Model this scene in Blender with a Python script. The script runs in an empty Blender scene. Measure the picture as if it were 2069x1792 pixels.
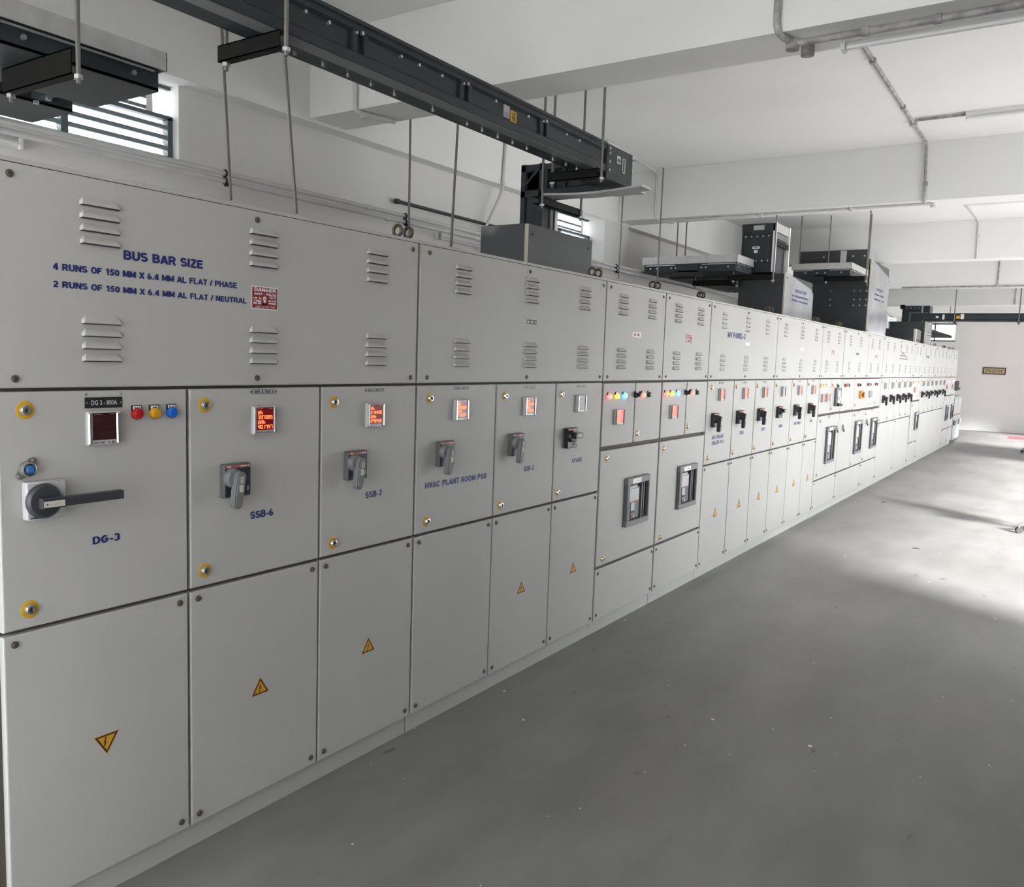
import bpy, math, random
from mathutils import Vector, Matrix
random.seed(7)
S = bpy.context.scene
COL = S.collection
PI = math.pi

# ------------------------------------------------------------------ camera
CAM = Vector((2.39213, 0.0, 1.72971))
YAW, PITCH, ROLL, FPX = -0.58622, -0.10314, 0.03348, 1702.34
cd = bpy.data.cameras.new('camera'); cam = bpy.data.objects.new('camera', cd); COL.objects.link(cam)
f = Vector((math.sin(YAW)*math.cos(PITCH), math.cos(YAW)*math.cos(PITCH), math.sin(PITCH)))
r = Vector((math.cos(YAW), -math.sin(YAW), 0)); u = r.cross(f)
r2 = math.cos(ROLL)*r + math.sin(ROLL)*u; u2 = -math.sin(ROLL)*r + math.cos(ROLL)*u
cam.matrix_world = Matrix(((r2.x, u2.x, -f.x, CAM.x), (r2.y, u2.y, -f.y, CAM.y), (r2.z, u2.z, -f.z, CAM.z), (0, 0, 0, 1)))
cd.sensor_fit = 'HORIZONTAL'; cd.sensor_width = 36.0; cd.lens = FPX/2069*36.0
cd.clip_start = 0.05; cd.clip_end = 200
S.camera = cam

# ------------------------------------------------------------------ world, daylight, exposure
W = bpy.data.worlds.new('sky'); S.world = W; W.use_nodes = True
bg = W.node_tree.nodes['Background']; bg.inputs[0].default_value = (0.93, 0.97, 1.0, 1); bg.inputs[1].default_value = 3.1
S.view_settings.view_transform = 'Standard'
S.view_settings.look = 'None'
S.view_settings.gamma = 1.0
S.view_settings.use_curve_mapping = False
S.view_settings.exposure = 0.9
def portal(name, loc, rot, sx, sy):
    l = bpy.data.lights.new(name, 'AREA'); l.shape = 'RECTANGLE'; l.size = sx; l.size_y = sy
    l.cycles.is_portal = True
    o = bpy.data.objects.new(name, l); o.location = loc; o.rotation_euler = rot; COL.objects.link(o); return o
# openings: right wall (x = XR), wall behind the camera (y = YB)
XL, XF, XR, YB, YF, ZB, ZC = -2.24, -2.11, 4.8, -1.8, 28.3, 3.30, 3.83
RIGHT_OPEN = [(-0.55, 0.7, 0.2, 3.0), (5.2, 17.4, 0.0, 2.15), (20.4, 25.2, 0.0, 2.6)]  # all out of view; the nearest one is added to brighten the first cabinet
BACK_OPEN = [(-1.5, 2.6, 0.2, 3.2)]
sl = bpy.data.lights.new('sun', 'SUN'); sl.energy = 17.0; sl.angle = math.radians(10.0); sl.color = (1.0, 0.985, 0.965)
so = bpy.data.objects.new('sun', sl); COL.objects.link(so)
so.rotation_euler = Vector((-0.848*math.cos(math.radians(24)), 0.530*math.cos(math.radians(24)), -math.sin(math.radians(24)))).to_track_quat('-Z', 'Y').to_euler()
for (a, b, z0, z1) in RIGHT_OPEN:
    portal('daylight_portal', (XR+0.02, (a+b)/2, (z0+z1)/2), (0, PI/2, 0), z1-z0, b-a)
for (a, b, z0, z1) in BACK_OPEN:
    portal('daylight_portal', ((a+b)/2, YB-0.02, (z0+z1)/2), (PI/2, 0, 0), b-a, z1-z0)
portal('daylight_portal', (3.65, YF+0.1, 1.4), (-PI/2, 0, 0), 2.1, 2.8)  # unseen end-wall opening, added to bring more sky light to the far floor
WIN_L = [(1.9, 3.225), (7.2, 8.5), (12.4, 13.45), (16.8, 18.1), (21.5, 22.8), (26.2, 27.6)]
for (a, b) in WIN_L:
    portal('daylight_portal', (-2.42, (a+b)/2, 3.05), (0, -PI/2, 0), 0.46, b-a)

# ------------------------------------------------------------------ materials
def mat(name, col, rough=0.5, metal=0.0, emit=None, es=0.0, bump=None, noise=None, spec=0.5, trans=0.0):
    m = bpy.data.materials.new(name); m.use_nodes = True
    nt = m.node_tree; p = nt.nodes['Principled BSDF']
    p.inputs['Base Color'].default_value = (*col, 1); p.inputs['Roughness'].default_value = rough
    p.inputs['Metallic'].default_value = metal
    p.inputs['Specular IOR Level'].default_value = spec
    if emit: p.inputs['Emission Color'].default_value = (*emit, 1); p.inputs['Emission Strength'].default_value = es
    if trans: p.inputs['Transmission Weight'].default_value = trans
    if noise or bump:
        tc = nt.nodes.new('ShaderNodeTexCoord')
        geo = nt.nodes.new('ShaderNodeNewGeometry')
    if noise:
        sc, amt = noise
        n = nt.nodes.new('ShaderNodeTexNoise'); n.inputs['Scale'].default_value = sc; n.inputs['Detail'].default_value = 6
        nt.links.new(geo.outputs['Position'], n.inputs['Vector'])
        mr = nt.nodes.new('ShaderNodeMapRange'); mr.inputs[1].default_value = 0.3; mr.inputs[2].default_value = 0.7
        mr.inputs[3].default_value = 1-amt; mr.inputs[4].default_value = 1+amt*0.5
        nt.links.new(n.outputs['Fac'], mr.inputs[0])
        mx = nt.nodes.new('ShaderNodeVectorMath'); mx.operation = 'SCALE'; mx.inputs[0].default_value = col
        nt.links.new(mr.outputs[0], mx.inputs['Scale']); nt.links.new(mx.outputs[0], p.inputs['Base Color'])
    if bump:
        sc, st = bump
        n2 = nt.nodes.new('ShaderNodeTexNoise'); n2.inputs['Scale'].default_value = sc; n2.inputs['Detail'].default_value = 3
        nt.links.new(geo.outputs['Position'], n2.inputs['Vector'])
        b = nt.nodes.new('ShaderNodeBump'); b.inputs['Strength'].default_value = st; b.inputs['Distance'].default_value = 0.002
        nt.links.new(n2.outputs['Fac'], b.inputs['Height']); nt.links.new(b.outputs[0], p.inputs['Normal'])
    return m

M = {}
M['panel'] = mat('panel_paint', (0.470, 0.463, 0.445), 0.45, bump=(500, 0.25), noise=(1.3, 0.05), spec=0.3)
M['gap_shade'] = mat('gap_shadow_frame', (0.085, 0.073, 0.06), 0.7)  # carcass front coloured dark for the shade inside the door gaps
M['plinth'] = mat('plinth_paint', (0.44, 0.44, 0.42), 0.5, bump=(300, 0.2))
M['slot'] = mat('vent_slot', (0.05, 0.05, 0.05), 0.8)
M['wall'] = mat('wall_paint', (0.72, 0.71, 0.69), 0.8, noise=(0.9, 0.06), bump=(60, 0.15))
M['ceil'] = mat('ceiling_paint', (0.86, 0.855, 0.845), 0.85, noise=(0.8, 0.05), bump=(40, 0.15))
M['beam'] = mat('beam_paint', (0.82, 0.818, 0.805), 0.8, noise=(1.0, 0.05), bump=(50, 0.15))
M['duct'] = mat('duct_paint', (0.030, 0.037, 0.042), 0.42, noise=(6, 0.12), spec=0.35)
M['duct2'] = mat('duct_paint_pale', (0.16, 0.165, 0.17), 0.4)
M['box'] = mat('box_paint', (0.042, 0.045, 0.050), 0.34, noise=(3, 0.1))
M['boxgloss'] = mat('box_film', (0.09, 0.095, 0.105), 0.10, bump=(7, 1.0))
M['galv'] = mat('galvanised', (0.58, 0.575, 0.57), 0.42, 0.55, noise=(14, 0.12))
M['zinc'] = mat('zinc_bolt', (0.62, 0.62, 0.62), 0.3, 0.9)
M['black'] = mat('black_steel', (0.007, 0.0065, 0.0065), 0.6, spec=0.2)
M['rod'] = mat('threaded_rod', (0.20, 0.19, 0.18), 0.45, 0.5)
M['film'] = mat('milky_film', (0.33, 0.33, 0.355), 0.16, noise=(2.2, 0.25), bump=(3, 1.0))
M['pvc'] = mat('painted_conduit', (0.62, 0.615, 0.61), 0.28, noise=(5, 0.10))
M['pvcdirty'] = mat('patchy_conduit', (0.40, 0.39, 0.385), 0.55, noise=(14, 0.55))
M['white'] = mat('white_plastic', (0.78, 0.78, 0.77), 0.4)
M['blue_ink'] = mat('blue_lettering', (0.012, 0.018, 0.14), 0.5)
M['black_ink'] = mat('black_lettering', (0.012, 0.012, 0.013), 0.5)
M['chrome'] = mat('chrome', (0.62, 0.62, 0.63), 0.2, 0.9)
M['steel'] = mat('dull_steel', (0.36, 0.355, 0.34), 0.35, 0.8)
M['gold'] = mat('yellow_ring', (0.62, 0.36, 0.02), 0.4)
M['screen'] = mat('meter_screen_off', (0.045, 0.012, 0.013), 0.18)
M['screen_on'] = mat('meter_screen_on', (0.10, 0.006, 0.008), 0.2, emit=(0.8, 0.02, 0.02), es=0.05)
M['screen_far'] = mat('meter_screen_bright', (0.25, 0.02, 0.02), 0.3, emit=(1.0, 0.06, 0.05), es=0.45)
M['seg'] = mat('led_segment', (0.9, 0.2, 0.05), 0.4, emit=(1.0, 0.10, 0.03), es=2.6)
M['segoff'] = mat('led_segment_off', (0.10, 0.02, 0.02), 0.3)
M['plastic'] = mat('black_plastic', (0.018, 0.018, 0.020), 0.4)
M['grey_plastic'] = mat('grey_plastic', (0.10, 0.105, 0.11), 0.45)
M['mid_plastic'] = mat('slate_plastic', (0.17, 0.175, 0.18), 0.5)
M['lever'] = mat('lever_grey', (0.035, 0.038, 0.046), 0.45)
M['navy'] = mat('navy_face', (0.018, 0.022, 0.032), 0.4)
M['cream'] = mat('cream_insert', (0.58, 0.55, 0.46), 0.5)
M['redband'] = mat('faded_red_band', (0.33, 0.09, 0.08), 0.5)
M['siem'] = mat('pale_grey_plate', (0.47, 0.47, 0.48), 0.35)
M['sw_blue'] = mat('blue_key', (0.03, 0.14, 0.36), 0.4)
M['red_lens'] = mat('red_lens', (0.42, 0.012, 0.015), 0.25)
M['amber_lens'] = mat('amber_lens', (0.62, 0.30, 0.01), 0.25)
M['blue_lens'] = mat('blue_lens', (0.01, 0.12, 0.55), 0.25)
M['green_lens'] = mat('green_lens', (0.01, 0.08, 0.04), 0.25)
M['red_on'] = mat('red_lamp_lit', (0.8, 0.05, 0.03), 0.3, emit=(1.0, 0.10, 0.07), es=3.0)
M['amber_on'] = mat('amber_lamp_lit', (0.9, 0.5, 0.05), 0.3, emit=(1.0, 0.55, 0.03), es=2.0)
M['blue_on'] = mat('blue_lamp_lit', (0.05, 0.3, 0.9), 0.3, emit=(0.06, 0.35, 1.0), es=4.0)
M['tri_y'] = mat('warning_yellow', (0.62, 0.33, 0.02), 0.45)
M['tri_k'] = mat('warning_border', (0.045, 0.015, 0.012), 0.5)
M['danger'] = mat('danger_red', (0.26, 0.012, 0.018), 0.4)
M['danger_w'] = mat('danger_white', (0.72, 0.70, 0.70), 0.5)
M['brass'] = mat('weathered_bolt', (0.12, 0.10, 0.075), 0.45, 0.5)
M['gold_frame'] = mat('gilt_frame', (0.55, 0.40, 0.20), 0.35, 0.4)
M['frame_k'] = mat('dark_frame', (0.025, 0.018, 0.012), 0.4)
M['picture'] = mat('picture_print', (0.36, 0.27, 0.19), 0.5, noise=(22, 0.6))
M['redmat'] = mat('red_mat', (0.50, 0.06, 0.08), 0.6)
M['capgrey'] = mat('mid_grey_paint', (0.36, 0.38, 0.38), 0.45)
M['rubber'] = mat('rubber', (0.02, 0.021, 0.024), 0.5)
M['fabric'] = mat('chair_fabric', (0.03, 0.032, 0.04), 0.85)
M['winframe'] = mat('window_frame', (0.10, 0.125, 0.13), 0.4)
M['slat'] = mat('louvre_edge', (0.22, 0.25, 0.26), 0.3)
M['low_bounce'] = mat('low_bounce_dark', (0.16, 0.15, 0.14), 0.6)  # darkened so the unseen partition throws less light back on the cabinets
M['ground'] = mat('outside_ground', (0.48, 0.48, 0.475), 0.9)
# louvre glass: frosted, lets the sky through
g = bpy.data.materials.new('louvre_glass'); g.use_nodes = True; nt = g.node_tree
for n in list(nt.nodes):
    if n.type != 'OUTPUT_MATERIAL': nt.nodes.remove(n)
out = [n for n in nt.nodes if n.type == 'OUTPUT_MATERIAL'][0]
tr = nt.nodes.new('ShaderNodeBsdfTransparent'); tr.inputs[0].default_value = (0.9, 0.94, 0.95, 1)
tl = nt.nodes.new('ShaderNodeBsdfTranslucent'); tl.inputs[0].default_value = (0.85, 0.9, 0.92, 1)
gl = nt.nodes.new('ShaderNodeBsdfGlossy'); gl.inputs['Roughness'].default_value = 0.15
m1 = nt.nodes.new('ShaderNodeMixShader'); m1.inputs[0].default_value = 0.45
m2 = nt.nodes.new('ShaderNodeMixShader'); m2.inputs[0].default_value = 0.08
nt.links.new(tr.outputs[0], m1.inputs[1]); nt.links.new(tl.outputs[0], m1.inputs[2])
nt.links.new(m1.outputs[0], m2.inputs[1]); nt.links.new(gl.outputs[0], m2.inputs[2]); nt.links.new(m2.outputs[0], out.inputs[0])
M['glass'] = g
# concrete floor: trowelled patches, pale paint flecks, dark scuffs
fm = bpy.data.materials.new('concrete_floor'); fm.use_nodes = True; nt = fm.node_tree; p = nt.nodes['Principled BSDF']
geo = nt.nodes.new('ShaderNodeNewGeometry')
def noise(scale, detail=5, stretch=None):
    n = nt.nodes.new('ShaderNodeTexNoise'); n.inputs['Scale'].default_value = scale; n.inputs['Detail'].default_value = detail
    if stretch:
        mp = nt.nodes.new('ShaderNodeMapping'); mp.inputs['Scale'].default_value = stretch; mp.inputs['Rotation'].default_value = (0, 0, 0.5)
        nt.links.new(geo.outputs['Position'], mp.inputs['Vector']); nt.links.new(mp.outputs[0], n.inputs['Vector'])
    else: nt.links.new(geo.outputs['Position'], n.inputs['Vector'])
    return n
def ramp(src, stops):
    c = nt.nodes.new('ShaderNodeValToRGB'); e = c.color_ramp.elements
    e[0].position, e[0].color = stops[0][0], (*stops[0][1], 1); e[1].position, e[1].color = stops[1][0], (*stops[1][1], 1)
    nt.links.new(src, c.inputs[0]); return c
def mix(kind, a, b, fac):
    x = nt.nodes.new('ShaderNodeMix'); x.data_type = 'RGBA'; x.blend_type = kind
    if isinstance(fac, float): x.inputs[0].default_value = fac
    else: nt.links.new(fac, x.inputs[0])
    nt.links.new(a, x.inputs[6])
    if isinstance(b, tuple): x.inputs[7].default_value = (*b, 1)
    else: nt.links.new(b, x.inputs[7])
    return x.outputs[2]
base = ramp(noise(0.9).outputs['Fac'], [(0.3, (0.185, 0.180, 0.175)), (0.72, (0.245, 0.241, 0.238))])
sw = ramp(noise(3.0, 6, (1.0, 0.35, 1)).outputs['Fac'], [(0.38, (0.76, 0.76, 0.765)), (0.64, (1, 1, 1))])
c1 = mix('MULTIPLY', base.outputs[0], sw.outputs[0], 0.75)
sc = ramp(noise(9.0, 2, (1.0, 0.4, 1)).outputs['Fac'], [(0.70, (0, 0, 0)), (0.76, (1, 1, 1))])
c2 = mix('MIX', c1, (0.115, 0.11, 0.107), sc.outputs[0])
fl = ramp(noise(26.0, 0).outputs['Fac'], [(0.875, (0, 0, 0)), (0.885, (1, 1, 1))])
c3 = mix('MIX', c2, (0.78, 0.78, 0.76), fl.outputs[0])
nt.links.new(c3, p.inputs['Base Color']); p.inputs['Roughness'].default_value = 0.40
bn = nt.nodes.new('ShaderNodeBump'); bn.inputs['Strength'].default_value = 0.25; bn.inputs['Distance'].default_value = 0.004
nt.links.new(noise(14.0, 6).outputs['Fac'], bn.inputs['Height']); nt.links.new(bn.outputs[0], p.inputs['Normal'])
M['floor'] = fm

# ------------------------------------------------------------------ mesh builder
_txt = {}
# heavy grotesque capitals drawn as strokes: each glyph = (advance width, [centre lines]) in a unit-high box
def arc(cx, cy, rx, ry, a0, a1, n=9):
    return [(cx+rx*math.cos(math.radians(a0+(a1-a0)*i/n)), cy+ry*math.sin(math.radians(a0+(a1-a0)*i/n))) for i in range(n+1)]
lo, hi, md = .10, .90, .50
OV = arc(.36, .5, .26, .40, 90, 450, 20)
GL = {
 'A': (.74, [[(.07,0),(.37,.95)], [(.37,.95),(.67,0)], [(.19,.28),(.55,.28)]]),
 'B': (.72, [[(.11,0),(.11,1)], [(.2,hi),(.38,hi)]+arc(.38,.715,.20,.185,90,-90)+[(.2,.53)], [(.2,.53),(.39,.53)]+arc(.39,.315,.22,.215,90,-90)+[(.2,lo)]]),
 'C': (.72, [arc(.37,.5,.26,.40,40,320,16)]), 'D': (.74, [[(.11,0),(.11,1)], [(.2,hi),(.34,hi)]+arc(.34,.5,.28,.40,90,-90,12)+[(.2,lo)]]),
 'E': (.66, [[(.11,0),(.11,1)], [(.2,hi),(.6,hi)], [(.2,.52),(.56,.52)], [(.2,lo),(.62,lo)]]), 'F': (.62, [[(.11,0),(.11,1)], [(.2,hi),(.58,hi)], [(.2,.5),(.52,.5)]]),
 'G': (.76, [arc(.37,.5,.26,.40,45,330,16)+[(.63,.30),(.63,.5)], [(.38,.48),(.72,.48)]]), 'H': (.72, [[(.11,0),(.11,1)], [(.61,0),(.61,1)], [(.2,.53),(.52,.53)]]),
 'I': (.24, [[(.12,0),(.12,1)]]), 'L': (.62, [[(.11,0),(.11,1)], [(.2,lo),(.6,lo)]]),
 'M': (.86, [[(.11,0),(.11,1)], [(.75,0),(.75,1)], [(.14,.95),(.43,.12)], [(.43,.12),(.72,.95)]]), 'N': (.72, [[(.11,0),(.11,1)], [(.61,0),(.61,1)], [(.13,.95),(.59,.05)]]),
 'O': (.74, [arc(.37,.5,.27,.40,90,450,20)]), 'P': (.68, [[(.11,0),(.11,1)], [(.2,hi),(.36,hi)]+arc(.36,.68,.22,.22,90,-90)+[(.2,.46)]]),
 'R': (.74, [[(.11,0),(.11,1)], [(.2,hi),(.38,hi)]+arc(.38,.69,.21,.21,90,-90)+[(.2,.48)], [(.40,.46),(.64,0)]]),
 'S': (.68, [arc(.34,.70,.235,.20,25,268,12)+arc(.34,.30,.245,.20,88,-155,12)]), 'T': (.64, [[(.32,0),(.32,.85)], [(.02,hi),(.62,hi)]]),
 'U': (.72, [[(.11,1),(.11,.38)]+arc(.36,.36,.25,.26,180,360,12)+[(.61,1)]]), 'V': (.68, [[(.07,1),(.34,.05)], [(.34,.05),(.61,1)]]), 'X': (.70, [[(.07,0),(.63,1)], [(.63,0),(.07,1)]]),
 'Z': (.64, [[(.05,hi),(.58,hi)], [(.55,.86),(.09,.14)], [(.05,lo),(.60,lo)]]), 'W': (.96, [[(.06,1),(.26,.05)], [(.26,.05),(.48,.95)], [(.48,.95),(.70,.05)], [(.70,.05),(.90,1)]]),
 '0': (.60, [arc(.30,.5,.20,.40,90,450,18)]), '1': (.46, [[(.30,0),(.30,1)], [(.08,.70),(.28,.90)]]), '2': (.60, [arc(.29,.68,.20,.22,165,-30,10)+[(.09,.12)], [(.05,lo),(.55,lo)]]),
 '3': (.60, [arc(.28,.71,.19,.19,160,-80,10), arc(.28,.30,.21,.20,85,-160,10)]), '4': (.62, [[(.44,0),(.44,1)], [(.41,.95),(.07,.32)], [(.04,.27),(.60,.27)]]),
 '5': (.60, [[(.16,hi),(.53,hi)], [(.17,.86),(.12,.48)], arc(.28,.33,.21,.23,130,-160,12)]), '6': (.60, [arc(.30,.30,.20,.21,90,450,14), arc(.36,.40,.27,.50,80,190,8)]),
 '7': (.58, [[(.04,hi),(.54,hi)], [(.52,.85),(.22,0)]]), '8': (.60, [arc(.30,.71,.18,.19,90,450,14), arc(.30,.29,.21,.20,90,450,14)]), '9': (.60, [arc(.30,.70,.20,.21,90,450,14), arc(.24,.60,.27,.50,-100,10,8)]),
 '-': (.40, [[(.05,.36),(.35,.36)]]), '/': (.34, [[(.03,0),(.31,1)]]), '.': (.26, [[(.13,0),(.13,.19)]]), ' ': (.34, [])}
def stroke_text(s, t=.235):
    vs, fs, x0 = [], [], 0.0
    for ch in s:
        w, lines = GL[ch]
        for k, P in enumerate(lines):
            closed = len(P) > 3 and abs(P[0][0]-P[-1][0]) + abs(P[0][1]-P[-1][1]) < 1e-6
            n = len(P); b = len(vs)
            for i in range(n):
                pa = P[i-1] if i > 0 else (P[n-2] if closed else None); pb = P[i+1] if i < n-1 else (P[1] if closed else None)
                d = Vector((0, 0))
                for q0, q1 in ((pa, P[i]), (P[i], pb)):
                    if q0 and q1:
                        e = Vector((q1[0]-q0[0], q1[1]-q0[1]))
                        if e.length > 1e-9: d += e.normalized()
                d = d.normalized() if d.length > 1e-6 else Vector((1, 0)); nx, ny = -d.y*t/2, d.x*t/2
                vs += [(x0+P[i][0]+nx, P[i][1]+ny, k*.00008), (x0+P[i][0]-nx, P[i][1]-ny, k*.00008)]
            for i in range(n-1): fs.append((b+2*i, b+2*i+1, b+2*i+3, b+2*i+2))
        x0 += w + .05
    return vs, fs
def text_mesh(s, bold):
    k = (s, bold)
    if k not in _txt:
        if bold and all(ch in GL for ch in s): vs, fs = stroke_text(s)
        else:
            c = bpy.data.curves.new('t', 'FONT'); c.body = s; c.size = 1.0; c.resolution_u = 2; c.fill_mode = 'FRONT'
            o = bpy.data.objects.new('t', c); me = bpy.data.meshes.new_from_object(o)
            vs = [(v.co.x, v.co.y, 0.0) for v in me.vertices]; fs = [tuple(q.vertices) for q in me.polygons]
            bpy.data.objects.remove(o); bpy.data.curves.remove(c); bpy.data.meshes.remove(me)
        xs = [v[0] for v in vs] or [0, 1]; ys = [v[1] for v in vs] or [0, 1]
        _txt[k] = (vs, fs, min(xs), max(xs), min(ys), max(ys))
    return _txt[k]

class MB:
    def __init__(s): s.v = []; s.f = []; s.m = []; s.mats = []; s.smooth = []
    def mi(s, m):
        if m not in s.mats: s.mats.append(m)
        return s.mats.index(m)
    def add(s, vs, fs, m, sm=False):
        b = len(s.v); s.v += [tuple(x) for x in vs]; k = s.mi(m)
        for q in fs: s.f.append(tuple(b+i for i in q)); s.m.append(k); s.smooth.append(sm)
        return s
    def box(s, x0, x1, y0, y1, z0, z1, m):
        vs = [(x0,y0,z0),(x1,y0,z0),(x1,y1,z0),(x0,y1,z0),(x0,y0,z1),(x1,y0,z1),(x1,y1,z1),(x0,y1,z1)]
        return s.add(vs, [(0,3,2,1),(4,5,6,7),(0,1,5,4),(1,2,6,5),(2,3,7,6),(3,0,4,7)], m)
    def slab(s, x0, x1, y0, y1, z0, z1, m, c=0.004):          # sheet-metal door: front (+x) edges rolled
        d = c*0.3
        rings = [(x0,0),(x1-c,0),(x1-d,d),(x1,c)]
        vs = []
        for x, i in rings: vs += [(x,y0+i,z0+i),(x,y1-i,z0+i),(x,y1-i,z1-i),(x,y0+i,z1-i)]
        fs = [(3,2,1,0)]
        for k in range(3):
            for j in range(4): fs.append((4*k+j, 4*k+(j+1)%4, 4*k+4+(j+1)%4, 4*k+4+j))
        fs.append((12,13,14,15))
        return s.add(vs, fs, m)
    def bbox(s, x0, x1, y0, y1, z0, z1, m, c=0.004):          # box with all edges chamfered
        vs = []
        def ring(z, i):
            return [(x0+i,y0,z),(x1-i,y0,z),(x1,y0+i,z),(x1,y1-i,z),(x1-i,y1,z),(x0+i,y1,z),(x0,y1-i,z),(x0,y0+i,z)]
        def inner(z):
            return [(x0+c,y0+c,z),(x1-c,y0+c,z),(x1-c,y0+c,z),(x1-c,y1-c,z),(x1-c,y1-c,z),(x0+c,y1-c,z),(x0+c,y1-c,z),(x0+c,y0+c,z)]
        vs = ring(z0+c, c) + ring(z1-c, c)
        fs = [(j, (j+1)%8, 8+(j+1)%8, 8+j) for j in range(8)]
        a = [(x0+c,y0+c,z0),(x1-c,y0+c,z0),(x1-c,y1-c,z0),(x0+c,y1-c,z0)]; b = [(q[0],q[1],z1) for q in a]
        vs += a + b
        fs += [(19,18,17,16),(20,21,22,23)]
        for k, (i0, i1) in enumerate(((0,1),(2,3),(4,5),(6,7))):
            n = (k+1) % 4
            fs += [(i1,i0,16+k,16+n) , (8+i0,8+i1,20+n,20+k)]
            j = (i1+1) % 8
            fs += [(j,i1,16+n), (8+i1,8+j,20+n)]
        return s.add(vs, fs, m)
    def prism(s, pts, x0, x1, m, sm=False):                   # polygon in (y, z), thickness along x
        n = len(pts); vs = [(x0,a,b) for a,b in pts] + [(x1,a,b) for a,b in pts]
        fs = [tuple(range(n-1,-1,-1)), tuple(range(n,2*n))] + [(i,(i+1)%n,n+(i+1)%n,n+i) for i in range(n)]
        return s.add(vs, fs, m, sm)
    def ext(s, pts, axis, a0, a1, m):                         # polygon section extruded along axis 'x' (pts y,z) or 'y' (pts x,z) or 'z' (pts x,y)
        n = len(pts)
        if axis == 'x': F = lambda p, a: (a, p[0], p[1])
        elif axis == 'y': F = lambda p, a: (p[0], a, p[1])
        else: F = lambda p, a: (p[0], p[1], a)
        vs = [F(p, a0) for p in pts] + [F(p, a1) for p in pts]
        fs = [tuple(range(n-1,-1,-1)), tuple(range(n,2*n))] + [(i,(i+1)%n,n+(i+1)%n,n+i) for i in range(n)]
        return s.add(vs, fs, m)
    def tube(s, pts, rad, m, n=10, cap=True):
        pts = [Vector(q) for q in pts]; vs = []; fs = []
        rads = rad if isinstance(rad, (list, tuple)) else [rad]*len(pts)
        t0 = (pts[1]-pts[0]).normalized(); ref = Vector((0,0,1)) if abs(t0.z) < 0.9 else Vector((1,0,0))
        e1 = t0.cross(ref).normalized()
        for i, q in enumerate(pts):
            t = (pts[min(i+1,len(pts)-1)]-pts[max(i-1,0)]).normalized()
            e1 = (e1 - t*e1.dot(t)).normalized(); e2 = t.cross(e1)
            for k in range(n):
                a = 2*PI*k/n; vs.append(q + rads[i]*(math.cos(a)*e1 + math.sin(a)*e2))
        for i in range(len(pts)-1):
            for k in range(n): fs.append((i*n+k, i*n+(k+1)%n, (i+1)*n+(k+1)%n, (i+1)*n+k))
        if cap: fs.append(tuple(range(n-1,-1,-1))); fs.append(tuple(range((len(pts)-1)*n, len(pts)*n)))
        return s.add(vs, fs, m, True)
    def cyl(s, c, axis, rad, a0, a1, m, n=16):                # axis-aligned rod from a0 to a1
        d = {'x': lambda a: (a, c[0], c[1]), 'y': lambda a: (c[0], a, c[1]), 'z': lambda a: (c[0], c[1], a)}[axis]
        return s.tube([d(a0), d(a1)], rad, m, n)
    def turned(s, y, z, prof, m, n=20):                       # lathe about the x axis: prof = [(x, r), ...]
        vs = []; fs = []
        for x, rr in prof:
            for k in range(n): a = 2*PI*k/n; vs.append((x, y+rr*math.cos(a), z+rr*math.sin(a)))
        for i in range(len(prof)-1):
            for k in range(n): fs.append((i*n+k, i*n+(k+1)%n, (i+1)*n+(k+1)%n, (i+1)*n+k))
        fs.append(tuple(range((len(prof)-1)*n, len(prof)*n)))
        return s.add(vs, fs, m, True)
    def torus(s, c, R, rr, m, ax='x', n=20, k=8):
        vs = []; fs = []
        for i in range(n):
            a = 2*PI*i/n
            for j in range(k):
                b = 2*PI*j/k; q = R + rr*math.cos(b); w = rr*math.sin(b)
                if ax == 'x': vs.append((c[0]+w, c[1]+q*math.cos(a), c[2]+q*math.sin(a)))
                elif ax == 'y': vs.append((c[0]+q*math.cos(a), c[1]+w, c[2]+q*math.sin(a)))
                else: vs.append((c[0]+q*math.cos(a), c[1]+q*math.sin(a), c[2]+w))
        for i in range(n):
            for j in range(k): fs.append((i*k+j, ((i+1)%n)*k+j, ((i+1)%n)*k+(j+1)%k, i*k+(j+1)%k))
        return s.add(vs, fs, m, True)
    def quad(s, x, y0, y1, z0, z1, m, e=0.0006):              # thin plate on a +x face
        return s.box(x-0.0004, x+e, y0, y1, z0, z1, m)
    def text(s, string, x, y0, y1, z0, z1, m, bold=True, lean=0.0):
        vs, fs, a, b, c, d = text_mesh(string, bold)
        if b <= a or d <= c: return s
        P = [(x+0.0008+q[2], y0+(q[0]-a)/(b-a)*(y1-y0), z0+(q[1]-c)/(d-c)*(z1-z0)+lean*(q[0]-a)/(b-a)) for q in vs]
        return s.add(P, fs, m)
    def text_on_y(s, string, y, x0, x1, z0, z1, m, bold=True):   # on a face looking to -y
        vs, fs, a, b, c, d = text_mesh(string, bold)
        P = [(x0+(q[0]-a)/(b-a)*(x1-x0), y-0.0008-q[2], z0+(q[1]-c)/(d-c)*(z1-z0)) for q in vs]
        return s.add(P, fs, m)
    def scribble(s, x, y0, y1, z0, z1, n, m):                 # lettering too small to read
        w = (y1-y0)/n
        for i in range(n):
            k = random.random()
            if k < 0.12: continue
            s.quad(x+0.0004, y0+i*w, y0+i*w+w*0.72, z0+(z1-z0)*(0.12*random.random()), z1-(z1-z0)*(0.3*random.random()), m)
        return s
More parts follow.
